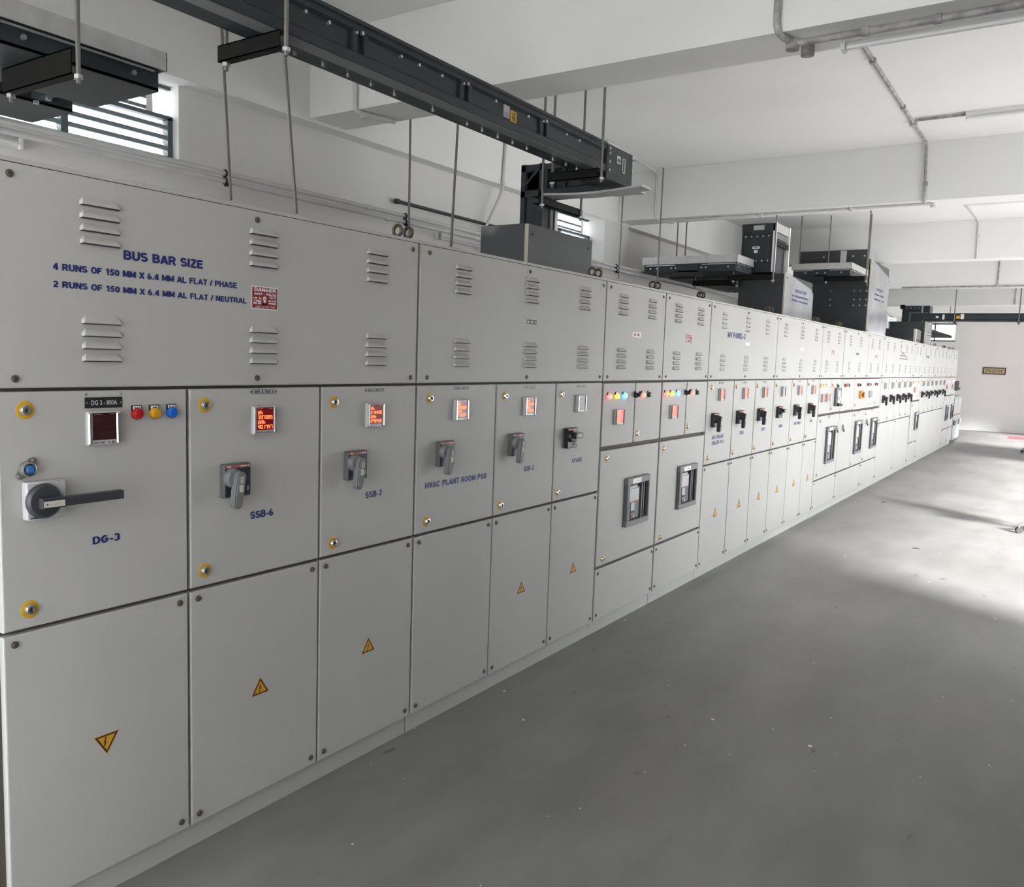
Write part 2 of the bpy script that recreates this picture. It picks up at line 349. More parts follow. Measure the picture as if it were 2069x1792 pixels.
    def louver(s, y, z, w=0.121, h=0.024, d=0.013):
        vs = [(0.0003,y+.012,z+h),(0.0003,y+w-.016,z+h),(d*.8,y+.006,z+h*.45),(d*.8,y+w-.009,z+h*.45),(d,y+.003,z+.002),(d,y+w-.004,z+.002),
              (0.0003,y,z+h*.5),(0.0003,y+w,z+h*.5),(0.0003,y,z),(0.0003,y+w,z)]
        s.add(vs, [(0,2,3,1),(2,4,5,3),(0,6,2),(2,6,8,4),(1,3,7),(3,5,9,7)], M['panel'])
        s.add([(d,y+.003,z+.002),(d,y+w-.004,z+.002),(0.0005,y,z),(0.0005,y+w,z)], [(0,2,3,1)], M['slot'])
        s.quad(0.0003, y+.002, y+w-.002, z-0.0012, z+0.0005, M['slot'], 0.0006)
        return s

def wpos(o):
    q = Vector((0,0,0))
    while o is not None: q += o.location; o = o.parent
    return q
def O(name, mb, parent=None, label=None):
    me = bpy.data.meshes.new(name); w = wpos(parent)
    me.from_pydata([(a-w.x, b-w.y, c-w.z) for a,b,c in mb.v], [], mb.f)
    for m in mb.mats: me.materials.append(m)
    me.polygons.foreach_set('material_index', mb.m); me.polygons.foreach_set('use_smooth', mb.smooth)
    me.update()
    if any(mb.smooth): me.set_sharp_from_angle(angle=math.radians(40))
    o = bpy.data.objects.new(name, me); COL.objects.link(o); o.parent = parent
    if label: o['label'] = label
    return o
def inst(name, src, loc, parent):                             # a repeat of a small part, sharing its mesh
    o = bpy.data.objects.new(name, src); o.location = Vector(loc) - wpos(parent); COL.objects.link(o); o.parent = parent; return o
def thing(name, label, cat, loc, group=None):
    o = bpy.data.objects.new(name, None); o.empty_display_size = 0.1; COL.objects.link(o); o.location = loc
    return tag(o, label, cat, group)
def tag(o, label, cat, group=None):
    o['label'] = label; o['category'] = cat
    if group: o['group'] = group
    return o
def struct(name, mb, label=None):
    o = O(name, mb); o['kind'] = 'structure'
    if label: o['label'] = label
    return o

# ------------------------------------------------------------------ setting
b = MB(); b.box(-2.6, XR+0.3, YB-0.3, YF+0.3, -0.2, 0.0, M['floor']); struct('floor', b, 'grey trowelled concrete floor')
b = MB(); b.box(-2.6, XR+0.3, YB-0.3, YF+0.3, ZC, ZC+0.2, M['ceil']); struct('ceiling', b, 'off-white painted concrete slab ceiling')
# left wall: recessed infill with high louvred windows under a long edge beam, piers at every second beam
b = MB()
b.box(-2.45, XL, YB, YF, 0, 2.83, M['wall'])
ys = [YB] + [q for w in WIN_L for q in w] + [YF]
for i in range(0, len(ys), 2): b.box(-2.45, XL, ys[i], ys[i+1], 2.83, 3.28, M['wall'])
struct('wall_left', b, 'grey plastered wall behind the switchboards')
b = MB(); b.box(-2.45, XF, YB, YF, 3.28, ZC, M['beam']); struct('trim_1', b, 'long edge beam along top of the left wall')
b = MB(); b.box(XL, XF, 8.5, 9.09, 0, 3.28, M['wall']); b.box(XL, XF, 18.1, 18.6, 0, 3.28, M['wall']); struct('trim_2', b, 'wall piers beside the high windows')
b = MB()
FW = (-1.85, -0.70, 2.60, 3.14)
b.box(-2.45, FW[0], YF, YF+.2, 0, ZC, M['wall']); b.box(FW[1], 2.6, YF, YF+.2, 0, ZC, M['wall']); b.box(2.6, XR, YF, YF+.2, 2.8, ZC, M['wall']); b.box(4.7, XR, YF, YF+.2, 0, 2.8, M['wall'])
b.box(FW[0], FW[1], YF, YF+.2, 0, FW[2], M['wall']); b.box(FW[0], FW[1], YF, YF+.2, FW[3], ZC, M['wall'])
struct('wall_far', b, 'plain off-white end wall')
b = MB(); a = YB
for (y0, y1, z0, z1) in RIGHT_OPEN:
    b.box(XR, XR+.25, a, y0, 0, ZC, M['wall']); b.box(XR, XR+.25, y0, y1, z1, ZC, M['wall']); a = y1
b.box(XR, XR+.25, a, YF, 0, ZC, M['wall']); struct('wall_right', b, 'right wall with wide daylight openings')
b = MB(); b.box(2.62, 2.82, 0.45, 5.6, 0, ZB, M['low_bounce']); struct('shading_partition', b, 'unseen partition right of the viewer, sized to shade the near cabinets')  # out of view; its ends set where the far daylight stops
b = MB(); x0, x1, z0, z1 = BACK_OPEN[0]
b.box(-2.45, x0, YB-.25, YB, 0, ZC, M['wall']); b.box(x1, XR, YB-.25, YB, 0, ZC, M['wall'])
b.box(x0, x1, YB-.25, YB, 0, z0, M['wall']); b.box(x0, x1, YB-.25, YB, z1, ZC, M['wall']); struct('wall_near', b, 'wall behind the viewer')
for i, y in enumerate((-0.55, 4.15, 8.80, 13.50, 18.10, 22.90, 27.95)):
    b = MB(); b.box(XF, XR, y, y+.34, ZB, ZC-0.001, M['beam']); struct('trim_%d' % (i+3), b, 'deep concrete ceiling beam across the room')
b = MB(); b.box(-60, 80, -60, 90, -0.35, -0.21, M['ground']); struct('ground_outside', b, 'open ground outside the building')

# high louvred windows
def window(i, y0, y1, x=-2.32):
    b = MB(); F = M['winframe']
    z0, z1, zm = 2.83, 3.28, 3.09
    b.box(x-.03, x+.02, y0, y0+.03, z0, z1, F); b.box(x-.03, x+.02, y1-.035, y1, z0, zm, F); b.box(x-.03, x+.0, y1-.16, y1-.12, zm, z1, M['white'])
    b.box(x-.03, x+.02, y0, y1, z0, z0+.025, F); b.box(x-.03, x+.02, y0, y1, zm-.012, zm+.012, F); b.box(x-.03, x+.0, y0, y1, z1-.02, z1, F)
    b.box(x-.03, x+.02, (y0+y1)/2-.02, (y0+y1)/2+.02, z0, zm, F)
    w = O('window_%d' % i, b); w['kind'] = 'structure'; w['label'] = 'high louvred window in the left wall'
    gmb = MB()
    for z in (2.865, 2.925, 2.985, 3.045): 
        for (a, c) in ((y0+.03, (y0+y1)/2-.02), ((y0+y1)/2+.02, y1-.035)):
            gmb.add([(x+.02,a,z-.012),(x+.02,c,z-.012),(x-.03,c,z+.026),(x-.03,a,z+.026),(x+.017,a,z-.016),(x+.017,c,z-.016),(x-.033,c,z+.022),(x-.033,a,z+.022)],
                    [(0,1,2,3),(7,6,5,4),(0,4,5,1),(3,2,6,7)], M['glass'])
            gmb.box(x+.006, x+.026, a, c, z-.026, z-.002, M['slat'])
    for z in (3.14, 3.2):
        gmb.add([(x-.01,y0+.03,z-.012),(x-.01,y1-.16,z-.012),(x-.03,y1-.16,z+.026),(x-.03,y0+.03,z+.026)], [(0,1,2,3)], M['glass'])
        gmb.box(x-.016, x-.004, y0+.03, y1-.16, z-.024, z-.004, M['slat'])
    O('louvre_glass', gmb, w)
for i, (a, c) in enumerate(WIN_L): window(i+1, a, c)
b = MB(); F = M['winframe']
b.box(FW[0], FW[0]+.04, YF+.05, YF+.09, FW[2], FW[3], F); b.box(FW[1]-.03, FW[1], YF+.05, YF+.09, FW[2], FW[3], M['white'])
b.box(FW[0], FW[1], YF+.05, YF+.09, FW[2], FW[2]+.04, F); b.box(FW[0], FW[1], YF+.05, YF+.09, FW[3]-.04, FW[3], F); b.box(-1.3, -1.26, YF+.05, YF+.09, FW[2], FW[3], F)
w = O('window_7', b); w['kind'] = 'structure'; w['label'] = 'small bright window high in the end wall'
gmb = MB(); gmb.box(FW[0]+.04, FW[1]-.03, YF+.066, YF+.07, FW[2]+.04, FW[3]-.04, M['glass']); O('pane', gmb, w)


# ------------------------------------------------------------------ switchboard
# small parts kept as shared meshes
def shared(mb, name):
    me = bpy.data.meshes.new(name); me.from_pydata(mb.v, [], mb.f)
    for m in mb.mats: me.materials.append(m)
    me.polygons.foreach_set('material_index', mb.m); me.polygons.foreach_set('use_smooth', mb.smooth); me.update()
    me.set_sharp_from_angle(angle=math.radians(40)); return me
b = MB(); b.turned(0, 0, [(0,.0105),(.003,.0105),(.004,.0075),(.0065,.0065),(.0065,.0025),(.004,.002)], M['brass'], 12); SCREW = shared(b, 'screw')
b = MB(); b.turned(0, 0, [(0,.0045),(.0006,.0045)], M['slot'], 10); HOLE = shared(b, 'screw_hole')
b = MB(); b.turned(0, 0, [(0,.0255),(.0012,.0255),(.0016,.0245)], M['gold'], 24)
b.turned(0, 0, [(.0012,.0215),(.0019,.0215)], M['gold'], 24); b.turned(0, 0, [(.0015,.0165),(.006,.0155),(.012,.0125),(.0125,.0085),(.008,.0075)], M['chrome'], 20); b.turned(0, 0, [(.007,.0075),(.0085,.0075)], M['steel'], 12)
b.prism([(-.004,-.0035),(.004,-.0035),(0,.005)], .0085, .0105, M['black_ink']); LOCK = shared(b, 'door_lock')

def screws(par, pts, mesh=None):
    for y, z in pts: inst('screw', mesh or SCREW, (0, y, z), par)
SEGS = {'0':'abcdef','1':'bc','2':'abged','3':'abgcd','4':'fgbc','5':'afgcd','6':'afgcde','7':'abc','8':'abcdefg','9':'abfgcd','A':'abcefg','U':'bcdef','h':'fegc','r':'eg','n':'ceg','-':'g'}
def seg7(mb, x, y, z, w, h, ch, m):
    t = w*0.2
    R = {'a':(y,y+w,z+h-t,z+h),'d':(y,y+w,z,z+t),'g':(y,y+w,z+h/2-t/2,z+h/2+t/2),'f':(y,y+t,z+h/2,z+h),'e':(y,y+t,z,z+h/2),'b':(y+w-t,y+w,z+h/2,z+h),'c':(y+w-t,y+w,z,z+h/2)}
    for q in SEGS.get(ch, ''): mb.quad(x, *R[q], m, 0.0005)
def meter(par, y, z, rows=None, on=False, w=0.100, h=0.100):
    """digital panel meter: bright side rails, dark bezel, red screen; y,z = lower left corner"""
    mb = MB()
    mb.bbox(0, .016, y, y+w, z, z+h, M['siem'], .003)
    rail = M['chrome'] if w < .105 else M['mid_plastic']
    mb.bbox(.014, .021, y, y+.013, z+.003, z+h-.003, rail, .003); mb.bbox(.014, .021, y+w-.013, y+w, z+.003, z+h-.003, rail, .003)
    mb.quad(.0165, y+.014, y+w-.014, z+.016, z+h-.004, (M['screen_on'] if w < .105 else M['screen_far']) if on else M['screen'])
    mb.quad(.0165, y+.014, y+w-.014, z+.003, z+.015, M['siem'], .001); mb.scribble(.0178, y+.018, y+w-.018, z+.005, z+.012, 12, M['steel'])
    mb.quad(.0172, y+.018, y+.04, z+h-.009, z+h-.0075, M['steel']); mb.quad(.0172, y+w-.034, y+w-.018, z+h-.009, z+h-.0075, M['steel'])
    if rows:
        for i, s in enumerate(rows):
            zz = z+h-.0275-i*.0172; cw = .0080; x0 = y+.0185; k = 0
            for ch in s:
                if ch == '.': mb.quad(.0172, x0+k*.0110-.0026, x0+k*.0110-.0010, zz, zz+.0018, M['seg']); continue
                seg7(mb, .0172, x0+k*.0110, zz, cw, .0122, ch, M['seg']); k += 1
    else:
        for i in range(4): mb.quad(.0172, y+.016, y+w-.016, z+.019+i*.0185, z+.0197+i*.0185, M['segoff'])
    return O('digital_meter', mb, par, 'lit red digital meter' if on else 'unlit digital meter')
def capsule(y, z, r0, ang, L, r1, n=8):
    """outline of a rounded lever from (y,z) pointing along ang"""
    pts = []
    for i in range(n+1):
        a = ang + PI/2 + PI*i/n; pts.append((y+r0*math.cos(a), z+r0*math.sin(a)))
    ey, ez = y+L*math.cos(ang), z+L*math.sin(ang)
    for i in range(n+1):
        a = ang - PI/2 + PI*i/n; pts.append((ey+r1*math.cos(a), ez+r1*math.sin(a)))
    return pts
def handle(par, y, z, on=True, w=.112, h=.115, dark=False, brand=True):
    """rotary isolator handle on a square plate; y,z = lower left corner of the plate"""
    H = M['plastic'] if dark else M['mid_plastic']
    mb = MB(); mb.bbox(0, .028, y, y+w, z, z+h, M['grey_plastic'] if not dark else M['plastic'], .004)
    mb.quad(.028, y+.005, y+w-.005, z+.004, z+h-.014, M['navy']); mb.quad(.028, y+.004, y+w-.004, z+h-.0135, z+h-.003, M['redband'])
    if brand:
        mb.text('ABB', .0284, y+.010, y+.026, z+h-.011, z+h-.005, M['danger_w'])
        mb.scribble(.0284, y+.066, y+w-.008, z+h-.011, z+h-.006, 8, M['danger_w'])
    cy, cz = y+w*.27, z+h*.60
    ring = [(cy+.066*math.cos(PI*1.5+i*PI/2/8), cz+.0+.060*math.sin(PI*1.5+i*PI/2/8)) for i in range(2, 8)]
    for p0, p1 in zip(ring, ring[1:]):
        mb.add([(.0288,p0[0],p0[1]),(.0288,p1[0],p1[1]),(.0288,p1[0]*.88+cy*.12,p1[1]*.88+cz*.12),(.0288,p0[0]*.88+cy*.12,p0[1]*.88+cz*.12)], [(0,3,2,1),(0,1,2,3)], M['siem'])
    mb.quad(.0288, y+w-.018, y+w-.012, z+.02, z+.034, M['siem'])
    base = O('rotary_handle_plate' if False else 'rotary_handle', mb, par)
    k = MB() ; k = mb2 = MB()
    k.turned(cy, cz, [(.028,.034),(.040,.033),(.050,.028),(.052,.018)], H, 20)
    ang = -PI/2 - .15 if on else 0.0
    L = .092 if on else .062
    for (xa, xb, ra, rb) in ((.046,.070,.0185,.0175),):
        pts = capsule(cy+.009*(1 if on else 0), cz+.006, ra, ang, L, rb)
        k.prism(pts, xa, xb, H)
        ins = capsule(cy+.009*(1 if on else 0), cz+.006, ra-.004, ang, L-.002, rb-.004)
        k.prism(ins, xb-.001, xb+.004, H)
    if on:
        k.box(.0735, .0752, cy-.004, cy+.011, cz-.044, cz-.020, M['cream'])
        for q in range(3): k.box(.0735, .0748, cy-.000, cy+.014, cz-.014+q*.008, cz-.009+q*.008, M['cream'])
    else:
        k.box(.0735, .0750, cy+.004, cy+.055, cz+.000, cz+.013, M['cream'])
    # join lever into the handle mesh (one moving part on its plate)
    me = base.data; w0 = wpos(base)
    off = len(mb.v); mats = mb.mats
    allv = mb.v + k.v; allf = mb.f + [tuple(i+off for i in q) for q in k.f]
    for m in k.mats:
        if m not in mats: mats.append(m)
    allm = mb.m + [mats.index(k.mats[i]) for i in k.m]; alls = mb.smooth + k.smooth
    bpy.data.objects.remove(base)
    mb.v, mb.f, mb.m, mb.smooth = allv, allf, allm, alls
    return O('rotary_handle', mb, par, None if on else 'handle turned sideways to off')
def lamp(par, y, z, m, tagged=True, lab=None):
    """square tag holder with a round indicator lens under its white tag"""
    mb = MB()
    if tagged:
        mb.prism([(y-.016,z-.004),(y-.012,z-.013),(y,z-.019),(y+.012,z-.013),(y+.016,z-.004),(y+.016,z+.026),(y-.016,z+.026)], 0, .006, M['plastic'])
        mb.quad(.006, y-.013, y+.013, z+.014, z+.0235, M['white']); mb.scribble(.0064, y-.009, y+.009, z+.016, z+.0205, 6, M['black_ink'])
    mb.turned(y, z, [(0,.0175),(.009,.0175),(.010,.0160),(.018,.0155),(.0215,.0135),(.0225,.0070)], m, 18)
    return O('indicator_lamp', mb, par, lab)
def plate(par, y0, y1, z0, z1, txt=None, fg='black_ink', bg_='siem', lab=None):
    mb = MB(); c = (z1-z0)*.35
    mb.prism([(y0,z0+c),(y0+c,z0),(y1-c,z0),(y1,z0+c),(y1,z1-c),(y1-c,z1),(y0+c,z1),(y0,z1-c)], 0, .0010, M['black_ink']); e = .0016
    mb.prism([(y0+e,z0+c),(y0+c,z0+e),(y1-c,z0+e),(y1-e,z0+c),(y1-e,z1-c),(y1-c,z1-e),(y0+c,z1-e),(y0+e,z1-c)], .0004, .0013, M[bg_])
    if isinstance(txt, tuple):
        mb.text(txt[0], .0008, y0+.017, y0+.017+(y1-y0)*.33, z0+.003, z1-.003, M[fg]); mb.text(txt[1], .0008, y1-.016-(y1-y0)*.34, y1-.016, z0+.003, z1-.003, M[fg])
        for q in (y0+.007, y1-.007): mb.turned(q, (z0+z1)/2, [(.001,.004),(.0022,.003)], M[fg], 8)
    elif txt == 1: mb.scribble(.0012, y0+(y1-y0)*.12, y1-(y1-y0)*.12, z0+(z1-z0)*.25, z1-(z1-z0)*.25, 6, M[fg])
    return O('rating_plate', mb, par, lab)
def lettering(par, items, m='blue_ink', name='lettering'):
    for it in items:
        mb = MB(); mb.text(it[0], 0, it[1], it[2], it[3], it[4], M[m], True); O(name, mb, par)
BOLT = [(0.10,1.0),(0.52,1.0),(0.30,0.62),(0.62,0.62),(0.22,0.12),(0.36,0.12),(-0.02,-0.22),(-0.06,0.2),(0.08,0.16),(0.2,0.46),(-0.14,0.46)]
def tri_sign(par, y, z, w=.081, flip=False):
    """yellow triangular high-voltage sticker; y,z = lower left corner"""
    mb = MB(); h = w*.80
    def T(k, x0, x1, m):
        cy, cz = y+w/2, z+h/3
        P = [(y,z),(y+w,z),(y+w/2,z+h)]
        if flip: P = [(y,z+h),(y+w/2,z),(y+w,z+h)]; cz = z+2*h/3
        mb.prism([(cy+(a-cy)*k, cz+(c-cz)*k) for a, c in P], x0, x1, m)
    T(1.0, -.0003, .0005, M['tri_y']); T(.93, -.0003, .0007, M['tri_k']); T(.70, -.0003, .0009, M['tri_y'])
    s = h*.42; oy, oz = y+w*.46, z+h*(.16 if not flip else .44)
    B = [(oy+(a-.2)*s*.75, oz+c*s) for a, c in ((.30,1.0),(.52,1.0),(.34,.58),(.58,.62),(.26,.14),(.36,.16),(.10,-.16),(.06,.26),(.16,.18),(.30,.46),(.06,.42))]
    if flip: B = [(2*(y+w*.46)-a, oz+(oz+s-c)-s*.0) for a, c in B][::-1]
    mb.prism(B, -.0003, .0011, M['tri_k'])
    return O('warning_sign', mb, par, 'yellow triangle with a black lightning bolt')
def danger_sign(par, y, z, w=.116, h=.080, near=False):
    mb = MB()
    mb.prism([(y+.004,z),(y+w-.004,z),(y+w,z+.004),(y+w,z+h-.004),(y+w-.004,z+h),(y+.004,z+h),(y,z+h-.004),(y,z+.004)], 0, .0008, M['danger_w'])
    mb.quad(.0008, y+.004, y+w-.004, z+.004, z+h-.004, M['danger'], .0004)
    mb.text('DANGER', .0008, y+.012, y+w-.010, z+h*.77, z+h*.93, M['danger_w']); mb.text('440V - VOLTS', .0008, y+.012, y+w-.010, z+h*.62, z+h*.72, M['danger_w'])
    cy, cz = y+w*.49, z+h*.42
    mb.turned(cy, cz+.004, [(.001,.0085),(.0014,.0080)], M['danger_w'], 12); mb.quad(.0012, cy-.0045, cy+.0045, cz-.010, cz, M['danger_w'])
    for s in (-1, 1): mb.turned(cy+s*.0033, cz+.003, [(.0012,.0022),(.0017,.0020)], M['danger'], 8)
    for s in (-1, 1):
        mb.add([(.0016,cy-.013,cz-.016-s*.004),(.0016,cy-.013,cz-.0135-s*.004),(.0016,cy+.013,cz-.0135+s*.004),(.0016,cy+.013,cz-.016+s*.004)], [(0,3,2,1),(0,1,2,3)], M['danger_w'])
    if near:
        mb.text('खतरा', .0008, y+w*.66, y+w*.93, z+h*.48, z+h*.60, M['danger_w']); mb.text('அபாயம்', .0008, y+w*.15, y+w*.86, z+h*.07, z+h*.20, M['danger_w'])
    else: mb.scribble(.0012, y+w*.15, y+w*.86, z+h*.07, z+h*.20, 7, M['danger_w'])
    for (a, c) in ((.07,.44),(.07,.32),(.07,.22)): mb.scribble(.0010, y+w*a, y+w*.37, z+h*c, z+h*(c+.09), 9, M['danger_w'])
    for (a, c) in ((.63,.36),(.63,.25)): mb.scribble(.0010, y+w*a, y+w*.92, z+h*c, z+h*(c+.08), 8, M['danger_w'])
    return O('danger_sign', mb, par, 'red and white danger plate with skull and crossbones')
def breaker(par, y, z, w=.345, h=.322):
    """air circuit breaker behind a raised dark escutcheon; y,z = lower left corner"""
    mb = MB(); G = M['grey_plastic']
    d = .026
    mb.bbox(0, d, y, y+.040, z, z+h, G, .004); mb.bbox(0, d, y+w-.022, y+w, z, z+h, G, .004)
    mb.bbox(-.001, d+.0008, y-.001, y+w+.001, z+h-.045, z+h+.001, M['mid_plastic'], .004); mb.bbox(-.001, d+.0008, y-.001, y+w+.001, z-.001, z+.036, M['mid_plastic'], .004)
    mb.quad(d+.0008, y+w*.20, y+w*.58, z+h-.040, z+h-.008, M['white'], .001); mb.scribble(d+.0018, y+w*.38, y+w*.56, z+h-.03, z+h-.02, 6, M['steel'])
    mb.box(-.02, .002, y+.03, y+w-.02, z+.03, z+h-.04, M['plastic'])
    mb.box(-.01, .010, y+.035, y+w*.62, z+.042, z+h-.072, M['grey_plastic'])
    mb.box(.004, .014, y+.030, y+w*.58, z+h*.50, z+h-.078, M['siem']); mb.box(.004, .013, y+.030, y+w*.50, z+h-.075, z+h-.058, M['siem'])
    mb.box(.006, .0165, y+.030, y+w*.58, z+h*.475, z+h*.50, M['redband'])
    mb.box(.006, .014, y+w*.24, y+w*.40, z+h*.30, z+h*.47, M['siem']); mb.box(.006, .013, y+w*.24, y+w*.40, z+h*.17, z+h*.29, M['mid_plastic'])
    for q in (.25, .34): mb.box(.010, .0155, y+w*q, y+w*q+.018, z+h*.255, z+h*.295, M['plastic'])
    mb.box(.010, .0155, y+w*.25, y+w*.25+.020, z+h*.15, z+h*.205, M['danger']); mb.box(.010, .0155, y+w*.34, y+w*.34+.020, z+h*.15, z+h*.205, M['siem'])
    mb.box(.006, .0125, y+w*.15, y+w*.19, z+h*.16, z+h*.42, M['plastic'])
    mb.box(.002, .020, y+w*.66, y+w*.70, z+.036, z+h-.045, M['grey_plastic']); mb.box(.002, .012, y+w*.80, y+w*.84, z+.036, z+h-.045, M['grey_plastic'])
    return O('circuit_breaker', mb, par, 'dark framed circuit breaker with a red stripe')
def hasp(par, y, z):
    mb = MB(); mb.prism([(y,z-.03),(y+.02,z-.03),(y+.02,z+.035),(y+.008,z+.035)], 0, .02, M['steel']); mb.torus((.026, y+.012, z-.012), .014, .004, M['steel'], 'x', 14, 6)
    mb.box(.016, .034, y+.0, y+.026, z-.05, z-.024, M['grey_plastic']); return O('padlock_hasp', mb, par)

LZ0, LZ1, DZ1, DZ0, KZ1, KZ0 = 1.5985, 2.1975, 1.5885, .9235, .911, .091
TOPROW = (2.117, 2.081, 2.045, 2.009); LOWROW = (1.782, 1.746, 1.710, 1.674)
def lid(cab, y0, y1, louvers, scr, lw=.121):
    b = MB(); b.slab(-.0245, 0, y0+.006, y1-.006, LZ0, LZ1, M['panel'])
    for y in louvers:
        for z in TOPROW + LOWROW: b.louver(y, z, lw, .024, .013 if y0 < 6 else .007)
    o = O('vented_cover', b, cab); screws(o, [(y, z) for y in scr for z in (2.167, 1.624)]); return o
def door(cab, y0, y1, z0=DZ0, z1=DZ1, name='door', locks=()):
    b = MB(); b.slab(-.0245, 0, y0+.008, y1-.0045, z0, z1, M['panel'])
    o = O(name, b, cab)
    for y, z in locks: inst('door_lock', LOCK, (0, y, z), o)
    return o
def low(cab, y0, y1, z1=KZ1, z0=KZ0, scr=True, zs=None):
    b = MB(); b.slab(-.0245, -.0005, y0+.007, y1-.0035, z0, z1, M['panel']); o = O('lower_cover', b, cab)
    if scr: screws(o, [(y, z) for y in (y0+.036, y1-.034) for z in (z0+.033, z1-.026)])
    return o
def carcass(label, y0, y1, group='switchboard sections in the long row', top=2.2):
    t = thing('switchboard_cabinet', label, 'electrical cabinet', (-.5, (y0+y1)/2, 0), group)
    b = MB(); b.box(-1.1, -.032, y0+.0015, y1-.0015, .086, top, M['panel']); b.box(-.032, -.0246, y0+.0015, y1-.0015, .087, top-.002, M['gap_shade'])
    b.box(-1.1, -.001, y0+.001, y1-.001, top-.001, top+.0115, M['panel'])
    O('carcass', b, t)
    b = MB(); b.box(-1.08, -.026, y0+.003, y1-.003, 0, .0855, M['plinth']); O('plinth', b, t)
    return t
def eyes(pos):                                              # lifting eyebolts in pairs across each joint
    for i, (y, side) in enumerate(pos):
        b = MB(); b.torus((-.09, y, 2.251), .0225, .0075, M['brass'], 'y'); b.turned(y, 2.2, [(0,0.001),(0,0.001)], M['brass'], 6) if False else None
        b.cyl((-.09, y), 'z', .011, 2.2105, 2.232, M['brass'], 12); b.cyl((-.09, y), 'z', .018, 2.2105, 2.217, M['brass'], 12)
        tag(O('lifting_eyebolt', b), side, 'eyebolt', 'lifting eyebolts on top of the switchboard')

# ---- cabinet: DG-3, SSB-6, SSB-7
c = carcass('nearest pale grey cabinet with DG-3, SSB-6 and SSB-7 doors', 1.085, 2.834)
o = lid(c, 1.100, 2.834, (1.343, 1.936, 2.511), (1.156, 1.970, 2.792))
lettering(o, [('BUS BAR SIZE', 1.475, 1.750, 1.977, 2.006), ('4 RUNS OF 150 MM X 6.4 MM AL FLAT / PHASE', 1.264, 1.884, 1.926, 1.947), ('2 RUNS OF 150 MM X 6.4 MM AL FLAT / NEUTRAL', 1.264, 1.924, 1.878, 1.898)])
danger_sign(o, 1.944, 1.863, .118, .080, True)
d = door(c, 1.100, 1.691, locks=((1.180, 1.538), (1.179, .977)))
b = MB(); b.quad(0, 1.348, 1.464, 1.537, 1.569, M['black_ink'], .0015); b.text('DG 3 - 800A', .0012, 1.367, 1.447, 1.546, 1.560, M['danger_w'], False)
for y in (1.354, 1.459): b.turned(y, 1.553, [(.001,.003),(.0025,.0025)], M['zinc'], 8)
for y in (1.351, 1.460): b.turned(y, 1.5775, [(0,.0035),(.002,.003)], M['zinc'], 8)
O('name_plate', b, d, 'black name plate reading DG 3 - 800A')
meter(d, 1.348, 1.428)
for y, m, l in ((1.509, 'red_lens', 'unlit red lamp'), (1.568, 'amber_lens', 'unlit amber lamp'), (1.628, 'blue_lens', 'unlit blue lamp')): lamp(d, y, 1.516, M[m], True, l)
b = MB()                                                     # key interlock
b.prism([(1.156,1.347),(1.166,1.347),(1.203,1.379),(1.207,1.398),(1.200,1.407),(1.188,1.405),(1.158,1.378),(1.149,1.356)], 0, .006, M['steel'])
b.turned(1.177, 1.376, [(.006,.022),(.022,.021),(.024,.018)], M['steel'], 24); b.turned(1.177, 1.376, [(.022,.0165),(.0255,.016)], M['plastic'], 16); b.bbox(.024, .031, 1.165, 1.189, 1.364, 1.388, M['sw_blue'], .005)
for y, z in ((1.197, 1.397), (1.158, 1.356)): b.turned(y, z, [(.006,.006),(.009,.005)], M['chrome'], 12)
O('key_interlock', b, d, 'round steel interlock with a blue key')
b = MB()                                                     # large side-lever isolator
b.bbox(0, .030, 1.165, 1.272, 1.234, 1.340, M['siem'], .003); b.text('SIEMENS', .0298, 1.172, 1.207, 1.2375, 1.2425, M['black_ink'])
b.text('O', .0298, 1.1675, 1.1725, 1.281, 1.288, M['black_ink'], False); b.quad(.030, 1.2165, 1.2175, 1.328, 1.337, M['black_ink']); b.scribble(.030, 1.220, 1.229, 1.331, 1.335, 4, M['steel'])
b.turned(1.208, 1.286, [(.030,.049),(.040,.0485),(.047,.042),(.048,.032)], M['lever'], 32)
b.ext([(.044,1.268),(.074,1.270),(.074,1.297),(.044,1.300)], 'y', 1.186, 1.250, M['lever']); b.ext([(.050,1.272),(.074,1.272),(.074,1.297),(.050,1.297)], 'y', 1.250, 1.421, M['lever'])
b.box(.074, .0755, 1.188, 1.245, 1.2735, 1.2905, M['cream']); b.prism([(1.192,1.282),(1.198,1.279),(1.198,1.285)], .0755, .0762, M['black_ink']); b.box(.0755, .078, 1.202, 1.232, 1.280, 1.284, M['siem'])
O('isolator_lever', b, d, 'dark lever pointing right on a pale square plate')
lettering(d, [('DG-3', 1.364, 1.451, 1.130, 1.154)])
d = door(c, 1.691, 2.271, locks=((1.756, 1.535), (1.753, .976)))
plate(d, 1.941, 2.060, 1.568, 1.583, ('800 A', '500 V')); meter(d, 1.943, 1.425, ('Uh', '39.7085', 'UAh', '40.1797'), True); handle(d, 1.811, 1.217)
lettering(d, [('SSB-6', 1.941, 2.044, 1.124, 1.151)])
d = door(c, 2.271, 2.834, locks=((2.342, 1.530), (2.345, .971)))
plate(d, 2.512, 2.627, 1.5655, 1.580, ('800 A', '500 V')); meter(d, 2.513, 1.421, ('Uh', '219.426', 'UAh', '248.422'), True); handle(d, 2.394, 1.217)
lettering(d, [('SSB-7', 2.523, 2.624, 1.127, 1.154)])
for (y0, y1, tx) in ((1.100, 1.691, 1.357), (1.691, 2.271, 1.947), (2.271, 2.834, 2.515)):
    o = low(c, y0, y1); tri_sign(o, tx, .466, .081, tx < 1.5)

